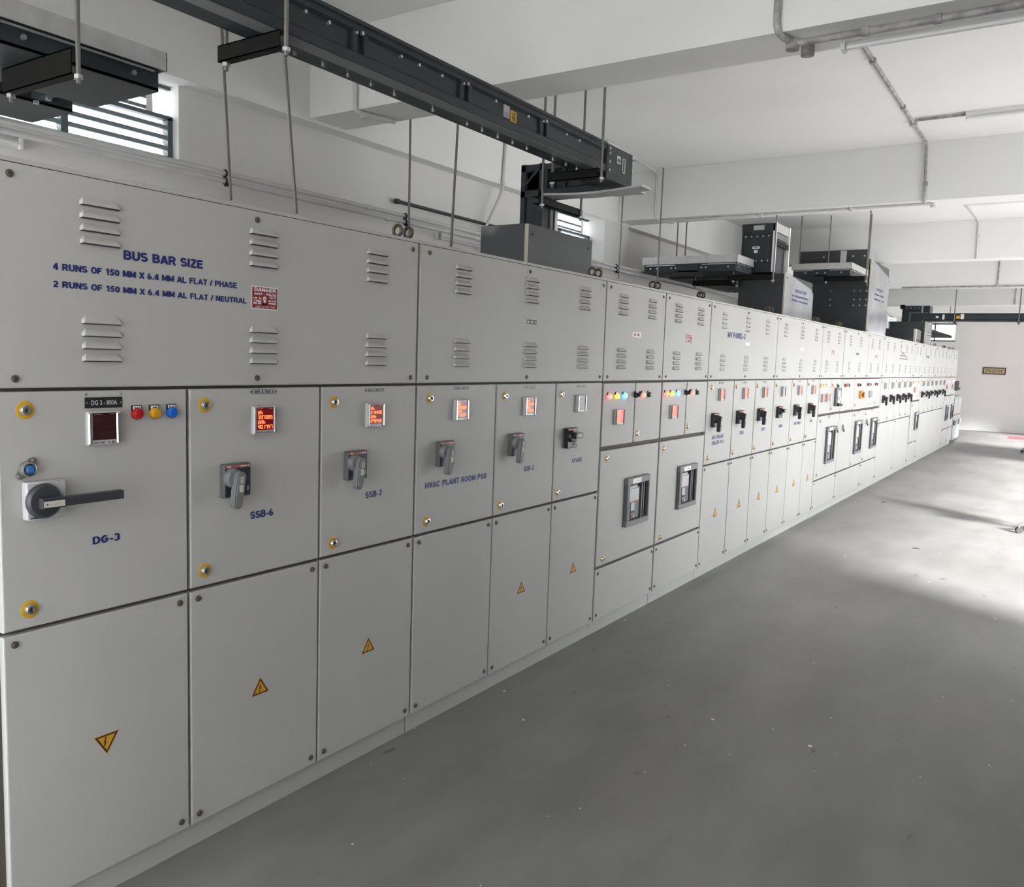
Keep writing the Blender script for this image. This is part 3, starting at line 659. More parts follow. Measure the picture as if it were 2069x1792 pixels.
# ---- cabinet: HVAC, SSB-3, SPARE
c = carcass('second cabinet in the row, with HVAC PLANT ROOM PSB, SSB-3 and SPARE doors', 2.834, 4.577)
o = lid(c, 2.838, 4.577, (3.090, 3.683, 4.253), (2.904, 3.719, 4.531))
b = MB(); b.quad(0, 3.696, 3.800, 1.897, 1.925, M['siem'], .001); b.quad(.001, 3.700, 3.796, 1.900, 1.922, M['black_ink'], .0004); b.scribble(.0014, 3.706, 3.790, 1.904, 1.918, 7, M['danger_w']); O('name_plate', b, o, 'small black name plate')
d = door(c, 2.838, 3.447, locks=((2.928, 1.531), (2.926, .974)))
plate(d, 3.100, 3.217, 1.5665, 1.581, ('800 A', '500 V')); meter(d, 3.097, 1.422, ('Uh', '338.664', 'UAh', '415.697'), True); handle(d, 2.973, 1.219); lettering(d, [('HVAC PLANT ROOM PSB', 2.907, 3.384, 1.123, 1.152)])
d = door(c, 3.447, 4.026, locks=((3.524, 1.529), (3.513, .972)))
plate(d, 3.699, 3.814, 1.564, 1.579, ('800 A', '500 V')); meter(d, 3.692, 1.421, ('Uh', '134.178', 'UAh', '171.318'), True); handle(d, 3.563, 1.220); lettering(d, [('SSB-3', 3.720, 3.821, 1.124, 1.151)])
d = door(c, 4.026, 4.577, locks=((4.089, 1.527), (4.085, .972)))
plate(d, 4.255, 4.372, 1.563, 1.577, ('800 A', '500 V')); meter(d, 4.248, 1.420); handle(d, 4.127, 1.219, False, .118, .115, True); lettering(d, [('SPARE', 4.233, 4.353, 1.124, 1.151)])
for (y0, y1, tx) in ((2.838, 3.447, 0), (3.447, 4.026, 3.697), (4.026, 4.577, 4.262)):
    o = low(c, y0, y1)
    if tx: tri_sign(o, tx, .463)

# ---- two incomer cabinets with circuit breakers
def incomer(label, y0, y1, ys, louv, lights, met, lock_hi, acb, locks_lo, badge=None, danger=None):
    c = carcass(label, y0, y1)
    o = lid(c, y0, y1, louv, (y0+.055, y1-.05))
    if badge: 
        b = MB(); b.quad(0, badge[0], badge[1], 1.879, 1.912, M['white'], .001); b.scribble(.001, badge[0]+.02, badge[1]-.02, 1.885, 1.906, 6, M['redband']); O('name_plate', b, o, 'small white name plate')
    if danger: danger_sign(o, danger, 1.862, .122, .083)
    d = door(c, y0+.01, ys, 1.192, DZ1-.004, 'control_door')
    for y, m in zip(lights[:3], ('red_on', 'amber_on', 'blue_on')): lamp(d, y*.987, 1.503, M[m], True, 'glowing %s lamp' % m.split('_')[0])
    meter(d, met, 1.322, ('0.000', '418.7', '0.000', '241.3'), True, .118, .098)
    d = door(c, ys, y1, 1.192, DZ1-.004, 'control_door', locks=((lock_hi, 1.250),))
    y = lights[3]*.985; b = MB(); b.turned(y, 1.504, [(0,.017),(.02,.016),(.024,.014)], M['plastic'], 16); b.prism(capsule(y, 1.504, .010, .75, .03, .006), .022, .042, M['plastic']); b.quad(0, y-.016, y+.016, 1.515, 1.528, M['black_ink'], .004); O('selector_switch', b, d)
    lamp(d, lights[4]*.987, 1.503, M['red_on'], True, 'glowing red lamp'); lamp(d, lights[5]*.987, 1.503, M['green_lens'], True, 'unlit green lamp')
    d = door(c, y0+.01, y1, .436, 1.166, 'breaker_door', locks=locks_lo); breaker(d, acb, .640)
    low(c, y0+.008, y1, .418)
incomer('incomer cabinet with breaker window between SPARE door and a matching incomer', 4.577, 5.461, 5.040, (4.750, 5.181), (4.720, 4.825, 4.933, 5.113, 5.214, 5.314), 4.743, 5.096, 4.944, ((4.674, 1.116), (4.678, .479)), badge=(4.960, 5.080))
incomer('incomer cabinet with red danger plate on its lid, before the AIR COOLANT door', 5.461, 6.334, 5.918, (5.629, 6.055), (5.595, 5.699, 5.809, 5.980, 6.091, 6.194), 5.616, 5.966, 5.817, ((5.549, 1.116), (5.560, .473)), danger=5.840)

# ---- feeder cabinets
def feeders(label, cols, louv, specs, tris=True, txt=None, scr=None, lowcols=None, lidspans=None, group='switchboard sections in the long row'):
    """cols = column edges; specs = per column (meter y, meter on, handle y, handle on, name rows, lock y)"""
    c = carcass(label, cols[0], cols[-1], group)
    spans = lidspans or [(cols[0], cols[-1])]
    for i, (a, e) in enumerate(spans):
        o = lid(c, a, e, [q for q in louv if a < q < e], [a+.06, (a+e)/2, e-.045], .118)
        if txt and i in txt: txt[i](o)
    for k, (my, on, hy, hon, names, ly) in enumerate(specs):
        d = door(c, cols[k]+.003, cols[k+1], locks=((ly, 1.536), (ly, .974)))
        meter(d, my, 1.425, ('Uh', '%03d.%03d' % (random.randint(100,700), random.randint(0,999)), 'UAh', '%03d.%03d' % (random.randint(100,700), random.randint(0,999))) if on else None, on, .108, .100)
        handle(d, hy, 1.219, hon, .135, .112, True, k < 4 and cols[0] < 9)
        plate(d, my+.0, my+.11, 1.563, 1.578, 1, 'black_ink' if k else 'white', 'siem' if (k or cols[0] > 7) else 'black_ink')
        for j, nm in enumerate(names): d_ = lettering(d, [(nm[0], nm[1], nm[2], 1.117-.046*j, 1.149-.046*j)])
    lc = lowcols or cols
    for k in range(len(lc)-1):
        o = low(c, lc[k]+.002, lc[k+1])
        if tris: tri_sign(o, (specs[k][0]+.035 if k < len(specs) else lc[k]+.3), .466, .100)
    return c
def t5(o):
    lettering(o, [('MV PANEL-2', 6.722, 7.166, 1.938, 1.988)])
    b = MB(); b.quad(0, 7.177, 7.291, 1.890, 1.914, M['white'], .001); O('name_plate', b, o, 'small blank white plate')
def t6(o):
    b = MB(); b.quad(0, 8.912, 9.028, 1.890, 1.914, M['white'], .001); O('name_plate', b, o, 'small blank white plate')
feeders('feeder cabinet lettered MV PANEL-2, with the AIR COOLANT CHILLER door', (6.334, 6.953, 7.531, 8.094), (6.582, 7.160, 7.717),
    ((6.586, True, 6.450, True, (('AIR COOLANT', 6.495, 6.764), ('CHILLER CP-2', 6.497, 6.769)), 6.423), (7.177, True, 7.044, True, (('SSB-5', 7.162, 7.275),), 7.010), (7.737, True, 7.615, True, (('SSB-4', 7.765, 7.882),), 7.581)), txt={0: t5})
feeders('feeder cabinet with SPARE, FIRE PANEL and SSB-2 doors, after MV PANEL-2', (8.094, 8.694, 9.279, 9.803), (8.308, 8.909, 9.468),
    ((8.320, False, 8.203, False, (('SPARE', 8.323, 8.437),), 8.157), (8.917, True, 8.805, True, (('FIRE PANEL-2', 8.857, 9.133),), 8.755), (9.472, True, 9.357, True, (('SSB-2', 9.482, 9.593),), 9.325)), txt={0: t6})

# ---- incomer with a tall breaker and a small breaker window
c = carcass('incomer cabinet with red danger plate and twin red meters, after SSB-2 door', 9.803, 10.870)
o = lid(c, 9.806, 10.862, (10.00, 10.52), (9.86, 10.80), .118); danger_sign(o, 10.245, 1.862, .15, .080)
d = door(c, 9.815, 10.365, 1.190, DZ1, 'control_door')
for y, m in ((9.85, 'red_on'), (9.985, 'amber_on'), (10.10, 'blue_on')): lamp(d, y, 1.506, M[m], True, 'glowing %s lamp' % m.split('_')[0])
meter(d, 9.905, 1.322, ('0.000', '415.2', '0.000', '239.8'), True, .13, .097); meter(d, 10.128, 1.322, ('0.000', '415.2', '0.000', '239.8'), True, .13, .097)
d = door(c, 10.365, 10.870, 1.190, DZ1, 'control_door', locks=((10.39, 1.235),))
lamp(d, 10.40, 1.506, M['red_on'], True, 'glowing red lamp'); lamp(d, 10.66, 1.506, M['green_lens'], True, 'unlit green lamp')
b = MB(); b.bbox(0, .03, 10.530, 10.775, 1.262, 1.478, M['grey_plastic'], .004); b.box(.03, .034, 10.58, 10.70, 1.30, 1.45, M['siem']); b.box(.034, .05, 10.61, 10.66, 1.335, 1.375, M['white']); b.box(.03, .06, 10.57, 10.62, 1.262, 1.30, M['plastic']); b.box(.03, .06, 10.67, 10.74, 1.262, 1.29, M['plastic']); O('moulded_breaker', b, d, 'small grey breaker in a door cut-out')
d = door(c, 9.815, 10.870, .432, 1.164, 'breaker_door', locks=((9.93, 1.11), (9.93, .49))); breaker(d, 10.240, .592, .405, .431); plate(d, 10.305, 10.40, 1.130, 1.155, 1, 'white', 'black_ink'); hasp(d, 10.72, .985)
low(c, 9.812, 10.870, .416)

# ---- bus coupler cabinet: blank control door, emergency stop, two breakers
c = carcass('wide cabinet with yellow emergency stop and two tall breaker windows', 10.870, 13.385)
o = lid(c, 10.874, 12.292, (11.15, 11.75), (10.93, 11.6, 12.24), .118); b = MB(); b.scribble(0, 11.55, 11.75, 1.895, 1.925, 2, M['black_ink']); O('name_plate', b, o)
o = lid(c, 12.292, 13.385, (12.50, 13.00), (12.35, 13.33), .118); danger_sign(o, 12.780, 1.862, .19, .075)
d = door(c, 10.876, 11.620, 1.188, DZ1-.004, 'control_door')
for y, m in ((11.04, 'red_lens'), (11.15, 'amber_lens'), (11.25, 'blue_lens')): lamp(d, y, 1.505, M[m], True, 'unlit %s lamp' % m.split('_')[0])
d = door(c, 11.620, 13.385, 1.182, DZ1-.004, 'control_door', locks=((11.70, 1.24), (13.0, 1.24)))
for y, m in ((11.80, 'red_lens'), (11.92, 'green_lens'), (12.40, 'red_lens'), (12.49, 'amber_lens'), (12.59, 'blue_lens'), (12.95, 'red_lens'), (13.07, 'green_lens')): lamp(d, y, 1.503, M[m], True, 'unlit %s lamp' % m.split('_')[0])
b = MB(); b.bbox(0, .028, 11.92, 12.08, 1.32, 1.425, M['tri_y'], .006); b.turned(12.0, 1.372, [(.028,.024),(.038,.024),(.041,.040),(.052,.040),(.056,.030)], M['red_lens'], 20); O('emergency_stop', b, d, 'red button on a yellow box')
meter(d, 12.552, 1.320, None, False, .125, .097); b = MB(); b.quad(0, 12.535, 12.66, 1.22, 1.30, M['white'], .001); b.scribble(.001, 12.545, 12.65, 1.285, 1.297, 6, M['danger']); b.scribble(.001, 12.545, 12.65, 1.26, 1.275, 6, M['danger']); b.scribble(.001, 12.545, 12.65, 1.232, 1.25, 6, M['danger']); O('notice', b, d, 'white notice with red lettering')
d = door(c, 10.876, 11.612, .430, 1.160, 'blank_door'); hasp(d, 11.05, .98)
d = door(c, 11.612, 12.318, .428, 1.157, 'breaker_door', locks=((11.72, 1.11), (11.68, .47))); breaker(d, 11.782, .588, .40, .435); plate(d, 11.93, 12.04, 1.126, 1.150, 1, 'white', 'black_ink')
d = door(c, 12.318, 13.385, .426, 1.152, 'breaker_door', locks=((12.42, 1.10), (12.42, .47))); breaker(d, 12.831, .585, .40, .435); plate(d, 12.825, 12.94, 1.130, 1.155, 1, 'white', 'black_ink'); hasp(d, 12.50, .985)
for (a, e) in ((10.876, 12.33), (12.33, 13.385)): low(c, a, e, .412)

# ---- far feeders
fc = (13.385, 14.00, 14.594, 15.131, 15.677, 16.235)
def tf(o):
    lettering(o, [('BUS BAR SIZE', 14.93, 15.22, 1.978, 2.006), ('4 RUNS OF 150 MM X 6.4 MM', 14.77, 15.42, 1.936, 1.962), ('2 RUNS OF 150 MM X 6.4 MM', 14.77, 15.42, 1.888, 1.912)], 'black_ink')
    danger_sign(o, 15.45, 1.87, .12, .08)
feeders('far feeder cabinet with five doors, before the last lit incomer sections', fc, (13.65, 14.20, 14.80, 15.35, 15.85),
    tuple((a+.262, False, a+.165, True, (), a+.05) for a in fc[:-1]), False, {0: tf}, lidspans=[(13.389, 16.235)], lowcols=(13.385, 14.80, 16.235))
c = carcass('far narrow incomer cabinet with glowing lamps above its breaker', 16.235, 17.195)
o = lid(c, 16.239, 17.195, (16.45, 16.85), (16.30, 17.14), .118)
d = door(c, 16.245, 17.195, 1.185, DZ1-.006, 'control_door', locks=((16.85, 1.25),))
for y, m in ((16.33, 'red_on'), (16.50, 'amber_on'), (16.66, 'blue_on'), (16.93, 'red_on')): lamp(d, y, 1.503, M[m], True, 'glowing %s lamp' % m.split('_')[0])
meter(d, 16.47, 1.322, ('000.0', '415.2'), True, .13, .097)
d = door(c, 16.305, 17.195, .426, 1.160, 'breaker_door', locks=((16.42, 1.10), (16.42, .47))); breaker(d, 16.780, .633, .36, .325)
low(c, 16.245, 17.195, .412)
gc = (17.195, 17.785, 18.339, 18.926, 19.549, 20.150, 20.735)
def tg(o): lettering(o, [('MV PANEL-1', 17.62, 18.02, 1.955, 2.005)], 'black_ink')
feeders('farthest feeder cabinet, six dark handles in a row near the end', gc, (17.5, 18.1, 18.7, 19.3, 19.9, 20.45),
    tuple((a+.262, False, a+.165, bool(i % 2), (), a+.05) for i, a in enumerate(gc[:-1])), False, {0: tg}, lidspans=[(17.199, 19.0), (19.0, 20.735)], lowcols=(17.195, 20.735))
c = carcass('last full-height cabinet, two breaker doors beside the end of the row', 20.735, 22.65)
for a, e in ((20.739, 21.70), (21.70, 22.65)): lid(c, a, e, (a+.2, a+.6), (a+.06, e-.06), .118)
for a, e in ((20.745, 21.70), (21.70, 22.65)):
    d = door(c, a, e, 1.185, DZ1-.006, 'control_door')
    for q, m in ((.14, 'red_on'), (.30, 'blue_on'), (.46, 'blue_on'), (.66, 'red_on')): lamp(d, a+q, 1.503, M[m], True, 'glowing %s lamp' % m.split('_')[0])
    meter(d, a+.22, 1.322, ('000.0', '415.2'), True, .14, .097)
    d = door(c, a, e, .426, 1.160, 'breaker_door', locks=((a+.12, 1.10), (a+.1, .47))); breaker(d, a+.40, .612, .36, .35); low(c, a, e, .410)
b = MB(); b.bbox(0, .09, 22.50, 22.60, 1.27, 1.50, M['grey_plastic'], .006); b.box(.09, .12, 22.52, 22.58, 1.30, 1.34, M['plastic']); O('hinged_switch', b, c, 'dark switch standing off the end of the front')

# ---- low grey capacitor cabinets
for i, (a, e, lab) in enumerate(((22.72, 23.42, 'low grey cabinet just past the end of the tall row, nearer of two'), (23.44, 24.16, 'low grey cabinet past the end of the tall row, nearer the end wall'))):
    c = thing('capacitor_cabinet', lab, 'electrical cabinet', (-.3, (a+e)/2, 0), 'low grey cabinets at the end of the row')
    b = MB(); b.box(-.6, -.012, a, e, .06, 1.115, M['capgrey']); b.box(-.58, -.02, a+.01, e-.01, 0, .06, M['plastic']); O('carcass', b, c)
    b = MB(); b.slab(-.012, .006, a+.02, e-.02, .08, 1.10, M['capgrey']); d = O('door', b, c)
    lamp(d, a+.22, .835, M['red_on'], False, 'glowing red lamp')
    b = MB(); b.box(.006, .012, a+.10, e-.08, .655, .685, M['danger']); O('red_strip', b, d)
    b = MB(); b.bbox(.006, .03, a+.08, a+.40, .42, .535, M['plastic'], .004); b.torus((.04, a+.52, .50), .06, .008, M['white'], 'x', 16, 6); O('socket_box', b, d, 'dark socket box with a white loop')
    b = MB(); b.quad(.006, a+.25, a+.55, .93, 1.03, M['siem'], .002); O('louvre_plate', b, d)

EY = [(2.792,'left eyebolt of the pair above the HVAC PLANT ROOM PSB joint'),(2.862,'right eyebolt of the pair above the HVAC PLANT ROOM PSB joint'),
 (4.545,'left eyebolt of the pair at the right end of the near dark box'),(4.625,'right eyebolt of the pair at the right end of the near dark box'),
 (5.425,'left eyebolt of the pair between the two incomer cabinets'),(5.500,'right eyebolt of the pair between the two incomer cabinets'),
 (6.305,'left eyebolt of the pair at left edge of MV PANEL-2'),(6.350,'right eyebolt of the pair at left edge of MV PANEL-2'),
 (8.020,'left eyebolt of the pair at right edge of MV PANEL-2, before the dark box'),(8.120,'right eyebolt of the pair at right edge of MV PANEL-2, before the dark box'),
 (9.765,'left eyebolt of the pair under the film covered duct box'),(9.865,'right eyebolt of the pair under the film covered duct box'),
 (10.83,'left eyebolt of the pair before the tall dark box'),(10.93,'right eyebolt of the pair before the tall dark box'),
 (16.20,'left eyebolt of the pair before the far small dark box'),(17.15,'eyebolt before the far pale fronted duct box'),
 (19.30,'single eyebolt just past the far pale fronted duct box'),(20.68,'left eyebolt of the far pair near the row end'),(20.86,'right eyebolt of the far pair near the row end'),
 (21.70,'second last eyebolt on top of the row'),(22.40,'last eyebolt on the far end of the row')]
eyes(EY)

# ------------------------------------------------------------------ overhead bus ducts
D, GV, ZN, BK = M['duct'], M['galv'], M['zinc'], M['black']
def bolt(mb, p, ax='x', rr=.008, L=.012, m=None):
    c = {'x': (p[1], p[2]), 'y': (p[0], p[2]), 'z': (p[0], p[1])}[ax]; a = {'x': p[0], 'y': p[1], 'z': p[2]}[ax]
    if ax == 'x': mb.cyl(c, 'x', rr, a, a+L, m or ZN, 8)
    elif ax == 'y': mb.cyl(c, 'y', rr, a-L, a, m or ZN, 8)
    else: mb.cyl(c, 'z', rr, a-L, a, m or ZN, 8)
def bolts(par, pts, ax='x', rr=.008, name='bolt'):
    for p in pts:
        b = MB(); bolt(b, p, ax, rr); O(name, b, par)
def text_down(mb, s, x, y0, y1, z0, z1, m):                  # lettering turned to read downwards on a +x face
    vs, fs, a, b, c, d = text_mesh(s, True)
    mb.add([(x+.0008+q[2], y0+(q[1]-c)/(d-c)*(y1-y0), z1-(q[0]-a)/(b-a)*(z1-z0)) for q in vs], fs, m)

# main duct: flanged section running the length of the row, elbow at its end, riser into the near box
t = thing('bus_duct', 'long dark flanged bus duct hung from rods, running overhead to an elbow', 'bus duct', (-.21, 1.5, 2.875))
b = MB(); x0, x1, z0, z1 = -.30, -.12, 2.880, 3.045
sec = [(x0,z0),(x1,z0),(x1,z0+.040),(x1-.018,z0+.052),(x1-.018,z1-.046),(x1,z1-.036),(x1,z1),(x0,z1),(x0,z1-.036),(x0+.018,z1-.046),(x0+.018,z0+.052),(x0,z0+.040)]
b.ext(sec, 'y', -1.7, 4.72, D); b.box(x1-.002, x1+.010, -1.7, 4.72, z1-.012, z1+.003, D); O('straight_duct', b, t)
b = MB(); b.box(x1-.075, x1-.006, -1.7, 4.70, z0-.004, z0, M['duct2']); O('bottom_strip', b, t, 'pale strip along the duct underside')
for y in (1.05, 2.59, 3.30, 4.01):
    b = MB(); b.box(x1-.02, x1-.004, y-.045, y-.022, z0+.045, z1-.036, D); b.box(x1-.02, x1-.004, y+.018, y+.045, z0+.045, z1-.036, D); bolt(b, (x1-.004, y-.001, z1-.043)); bolt(b, (x1-.004, y-.034, z1-.05), rr=.006); O('joint_clamp', b, t)
bolts(t, [(x1-.018, y, z1-.054) for y in (2.30, 2.42, 2.84, 2.96, 3.12, 3.55, 3.85, 4.25, 4.40)], 'x', .007)
bolts(t, [(x1-.125, y, z0) for y in (2.35, 2.50, 2.64, 2.78, 2.93, 3.20, 3.47, 3.60, 3.74, 3.88, 4.02, 4.30, 4.45, 4.58)], 'z', .007)
b = MB(); b.box(x1-.018, x1-.015, 3.63, 3.682, 2.938, 2.998, M['siem']); b.scribble(x1-.015, 3.636, 3.676, 2.942, 2.965, 5, M['steel']); O('rating_plate', b, t)
b = MB(); b.box(x1-.018, x1-.0145, 3.690, 3.745, 2.928, 2.985, M['tri_y']); text_down(b, 'TOP', x1-.0145, 3.704, 3.731, 2.936, 2.978, M['black_ink']); O('top_label', b, t, 'yellow label reading TOP')
b = MB(); b.bbox(x0, x1+.004, 4.72, 5.08, z0-.045, z1+.004, D, .004)
b.box(x1+.004, x1+.0055, 4.86, 4.905, 2.955, 3.0, M['white']); b.scribble(x1+.0055, 4.865, 4.90, 2.96, 2.99, 3, M['black_ink'])
for (a, c, e, g_) in ((4.935,4.942,2.91,3.0),(4.965,4.972,2.91,3.0),(4.935,4.972,2.91,2.916),(4.935,4.972,2.994,3.0)): b.box(x1+.004, x1+.0055, a, c, e, g_, M['white'])
O('end_box', b, t); bolts(t, [(x1+.004, y, z) for y in (4.745, 5.06) for z in (2.89, 2.94, 2.99, 3.02)])
b = MB(); b.ext([(4.90,2.805),(5.08,2.805),(5.08,2.845),(5.065,2.855),(5.065,2.965),(5.08,2.975),(5.08,3.012),(4.90,3.012),(4.90,2.975),(4.915,2.965),(4.915,2.855),(4.90,2.845)], 'x', -.86, x0, D)
for q in (-.66, -.60, -.52): b.box(q-.012, q+.012, 4.897, 4.917, 2.845, 2.975, D)
O('elbow', b, t); bolts(t, [(q, 4.915, z) for q in (-.48,) for z in (2.91, 2.965)], 'y')
b = MB(); b.ext([(-.86,4.90),(-.825,4.90),(-.815,4.915),(-.725,4.915),(-.715,4.90),(-.68,4.90),(-.68,5.08),(-.715,5.08),(-.86,5.08)], 'z', 2.545, 3.02, D)
b.ext([(-.86+.0,2.86),(-.84,2.86),(-.70,2.99),(-.72,2.995)], 'y', 4.895, 4.905, D); O('riser', b, t)
b = MB(); b.box(-.679, -.668, 5.05, 5.085, 2.55, 2.80, GV); b.box(-.679, -.668, 4.99, 5.02, 2.55, 2.80, M['duct2']); O('riser_strap', b, t, 'pale strap on the riser')
b = MB()                                                     # sagging galvanised cover under the elbow
P = [(-.66+.72*i/10, -.035-.018*math.sin(PI*i/10)) for i in range(11)]
for (xa, s0), (xb, s1) in zip(P, P[1:]):
    b.add([(xa,4.86,2.835+s0),(xb,4.86,2.835+s1),(xb,5.0,2.835+s1),(xa,5.0,2.835+s0),(xa,4.86,2.848+s0),(xb,4.86,2.848+s1),(xb,5.0,2.848+s1),(xa,5.0,2.848+s0)], [(0,3,2,1),(4,5,6,7),(0,1,5,4),(1,2,6,5),(2,3,7,6),(3,0,4,7)], GV)
O('cover_strip', b, t, 'sagging bare metal cover strip')
b = MB(); b.box(-.28, -.06, 5.08, 5.17, 2.815, 2.830, GV); O('end_rail', b, t, 'bare metal rail end'); b = MB(); b.box(-.28, -.12, 5.08, 5.16, 3.03, 3.045, GV); O('end_rail', b, t, 'bare metal rail end')
def hanger(label, xa, xb, y, z, ztop=ZC, bar=.06, rods=True, along='x', ya=0, yb=0, both=True, drop=.03, tops=None):
    t = thing('hanger_bracket', label, 'bracket', ((xa+xb)/2, y, z), 'channel brackets hung from threaded rods')
    b = MB()
    if along == 'x':
        b.box(xa, xb, y-.02, y-.016, z, z+bar, BK); b.box(xa, xb, y-.02, y+.02, z, z+.004, BK); b.box(xa, xb, y-.02, y+.02, z+bar-.004, z+bar, BK)
        rp = [(xa+.025, y), (xb+.012, y)]
    else:
        b.box(xb-.004, xb, ya, yb, z, z+bar, BK); b.box(xa, xb, ya, yb, z, z+.004, BK); b.box(xa, xb, ya, yb, z+bar-.004, z+bar, BK)
        rp = [((xa+xb)/2+.03, ya+.03), ((xa+xb)/2+.03, yb-.03)]
    O('channel', b, t)
    if not both: rp = rp[-1:] if both is False else rp[:1]
    for k, (x, yy) in enumerate(rp):
        b = MB(); b.cyl((x, yy), 'z', .0085, z-drop, tops[k] if tops else ztop, M['rod'], 8); O('rod', b, t)
        b = MB(); b.cyl((x, yy), 'z', .016, z-.014, z-.001, ZN, 6); O('nut', b, t)
    return t
hanger('black channel bracket carrying the long duct, nearest the viewer', -.45, -.10, 2.17, 2.814)
hanger('black channel bracket under the elbow end of the long duct', -.44, -.085, 4.58, 2.812, bar=.054)
hanger('black bracket under the elbow above the near dark box', -.66, -.61, 5.0, 2.725, bar=.048, along='y', ya=4.74, yb=5.32)

# near duct box on the switchboard
def duct_box(label, x0, x1, y0, y1, zt, front_pts, fm, body='box', lines=None, side=None):
    t = thing('duct_box', label, 'duct box', ((x0+x1)/2, (y0+y1)/2, 2.2115), 'dark duct boxes standing on the switchboard')
    b = MB(); b.bbox(x0, x1-.014, y0, y1, 2.2125, zt, M[body], .003); O('casing', b, t)
    if side: b = MB(); b.quad; b.box(x0+.004, x1-.02, y0-.0012, y0, 2.215, zt-.004, M[side]); O('side_panel', b, t, 'glossy film covered side panel')
    b = MB(); b.prism(front_pts, x1-.012, x1, M[fm]); f_ = O('front_panel', b, t, 'front panel under milky film' if fm == 'film' else None)
    b = MB(); b.box(x1-.016, x1+.002, y0-.003, y0+.010, 2.2125, max(q[1] for q in front_pts)-.004, M['cream']); O('edge_seal', b, t, 'pale edge strip')
    ys_ = [q[0] for q in front_pts]; zs_ = [q[1] for q in front_pts]
    for (y, z) in ((min(ys_)+.05, max(zs_)-.06), (max(ys_)-.05, sorted(zs_)[-2]-.06), (min(ys_)+.05, 2.26), (max(ys_)-.05, 2.26)): inst('screw', SCREW, (x1, y, z), f_)
    if lines:
        for k, (s, a, e, za, zb) in enumerate(lines):
            b = MB(); 
            if s: b.text(s, x1, a, e, za, zb, M['blue_ink'])
            else: b.scribble(x1+.0004, a, e, za, zb, 18, M['blue_ink'])
            O('lettering', b, f_)
    return t
duct_box('glossy charcoal box on the switchboard under the near riser', -.80, -.45, 4.37, 5.19, 2.535, [(4.385,2.2125),(5.19,2.2125),(5.19,2.535),(4.385,2.535)], 'box', side='boxgloss')
duct_box('dark box with milky film front, lettered BUS DUCT SIZE, beyond MV PANEL-2', -.87, -.35, 9.43, 10.62, 2.73, [(9.45,2.2125),(10.62,2.2125),(10.62,2.60),(10.50,2.645),(9.45,2.75)], 'film',
    lines=[('BUS DUCT SIZE', 9.85, 10.30, 2.56, 2.595), (None, 9.72, 10.42, 2.505, 2.53), (None, 9.72, 10.42, 2.455, 2.48)])
t = duct_box('tallest dark box with long milky film front, behind the film fronted box', -1.10, -.10, 12.60, 13.98, 3.235, [(12.62,2.2125),(13.98,2.2125),(13.98,3.05),(13.90,3.10),(12.62,3.235)], 'film',
    lines=[('BUS DUCT SIZE', 13.05, 13.5, 2.84, 2.875), (None, 12.93, 13.65, 2.77, 2.80), (None, 12.93, 13.65, 2.70, 2.73)])
b = MB(); b.bbox(-1.10, -.16, 12.60, 13.02, 3.235, 3.37, M['box'], .003); b.box(-.158, -.150, 12.61, 13.02, 3.235, 3.37, M['film']); O('raised_casing', b, t)
b = MB(); b.box(-.52, -.44, 12.585, 12.60, 3.0, 3.36, GV); O('bare_strap', b, t, 'bare metal strap')
bolts(t, [(q, 12.60, z) for q in (-.62, -.30, -.22, -.14) for z in (2.60, 2.68, 2.80)] + [(q, 12.60, 3.28) for q in (-.75, -.35, -.2)], 'y', .012)
t = duct_box('far dark duct box with pale lettered front, near the crossing duct', -.75, -.10, 17.97, 18.80, 2.655, [(17.99,2.2125),(18.80,2.2125),(18.80,2.66),(17.99,2.66)], 'film',
    lines=[('BUS DUCT SIZE', 18.30, 18.55, 2.50, 2.52), (None, 18.20, 18.65, 2.455, 2.475), (None, 18.20, 18.65, 2.40, 2.42)])
t = duct_box('far small dark box with film front beside the far pale fronted box', -.60, -.10, 16.73, 17.45, 2.465, [(16.75,2.2125),(17.45,2.2125),(17.45,2.44),(17.30,2.465),(16.75,2.465)], 'boxgloss')
b = MB(); b.box(-.095, -.085, 16.74, 16.84, 2.215, 2.46, GV); O('bare_strap', b, t, 'bare metal strap')

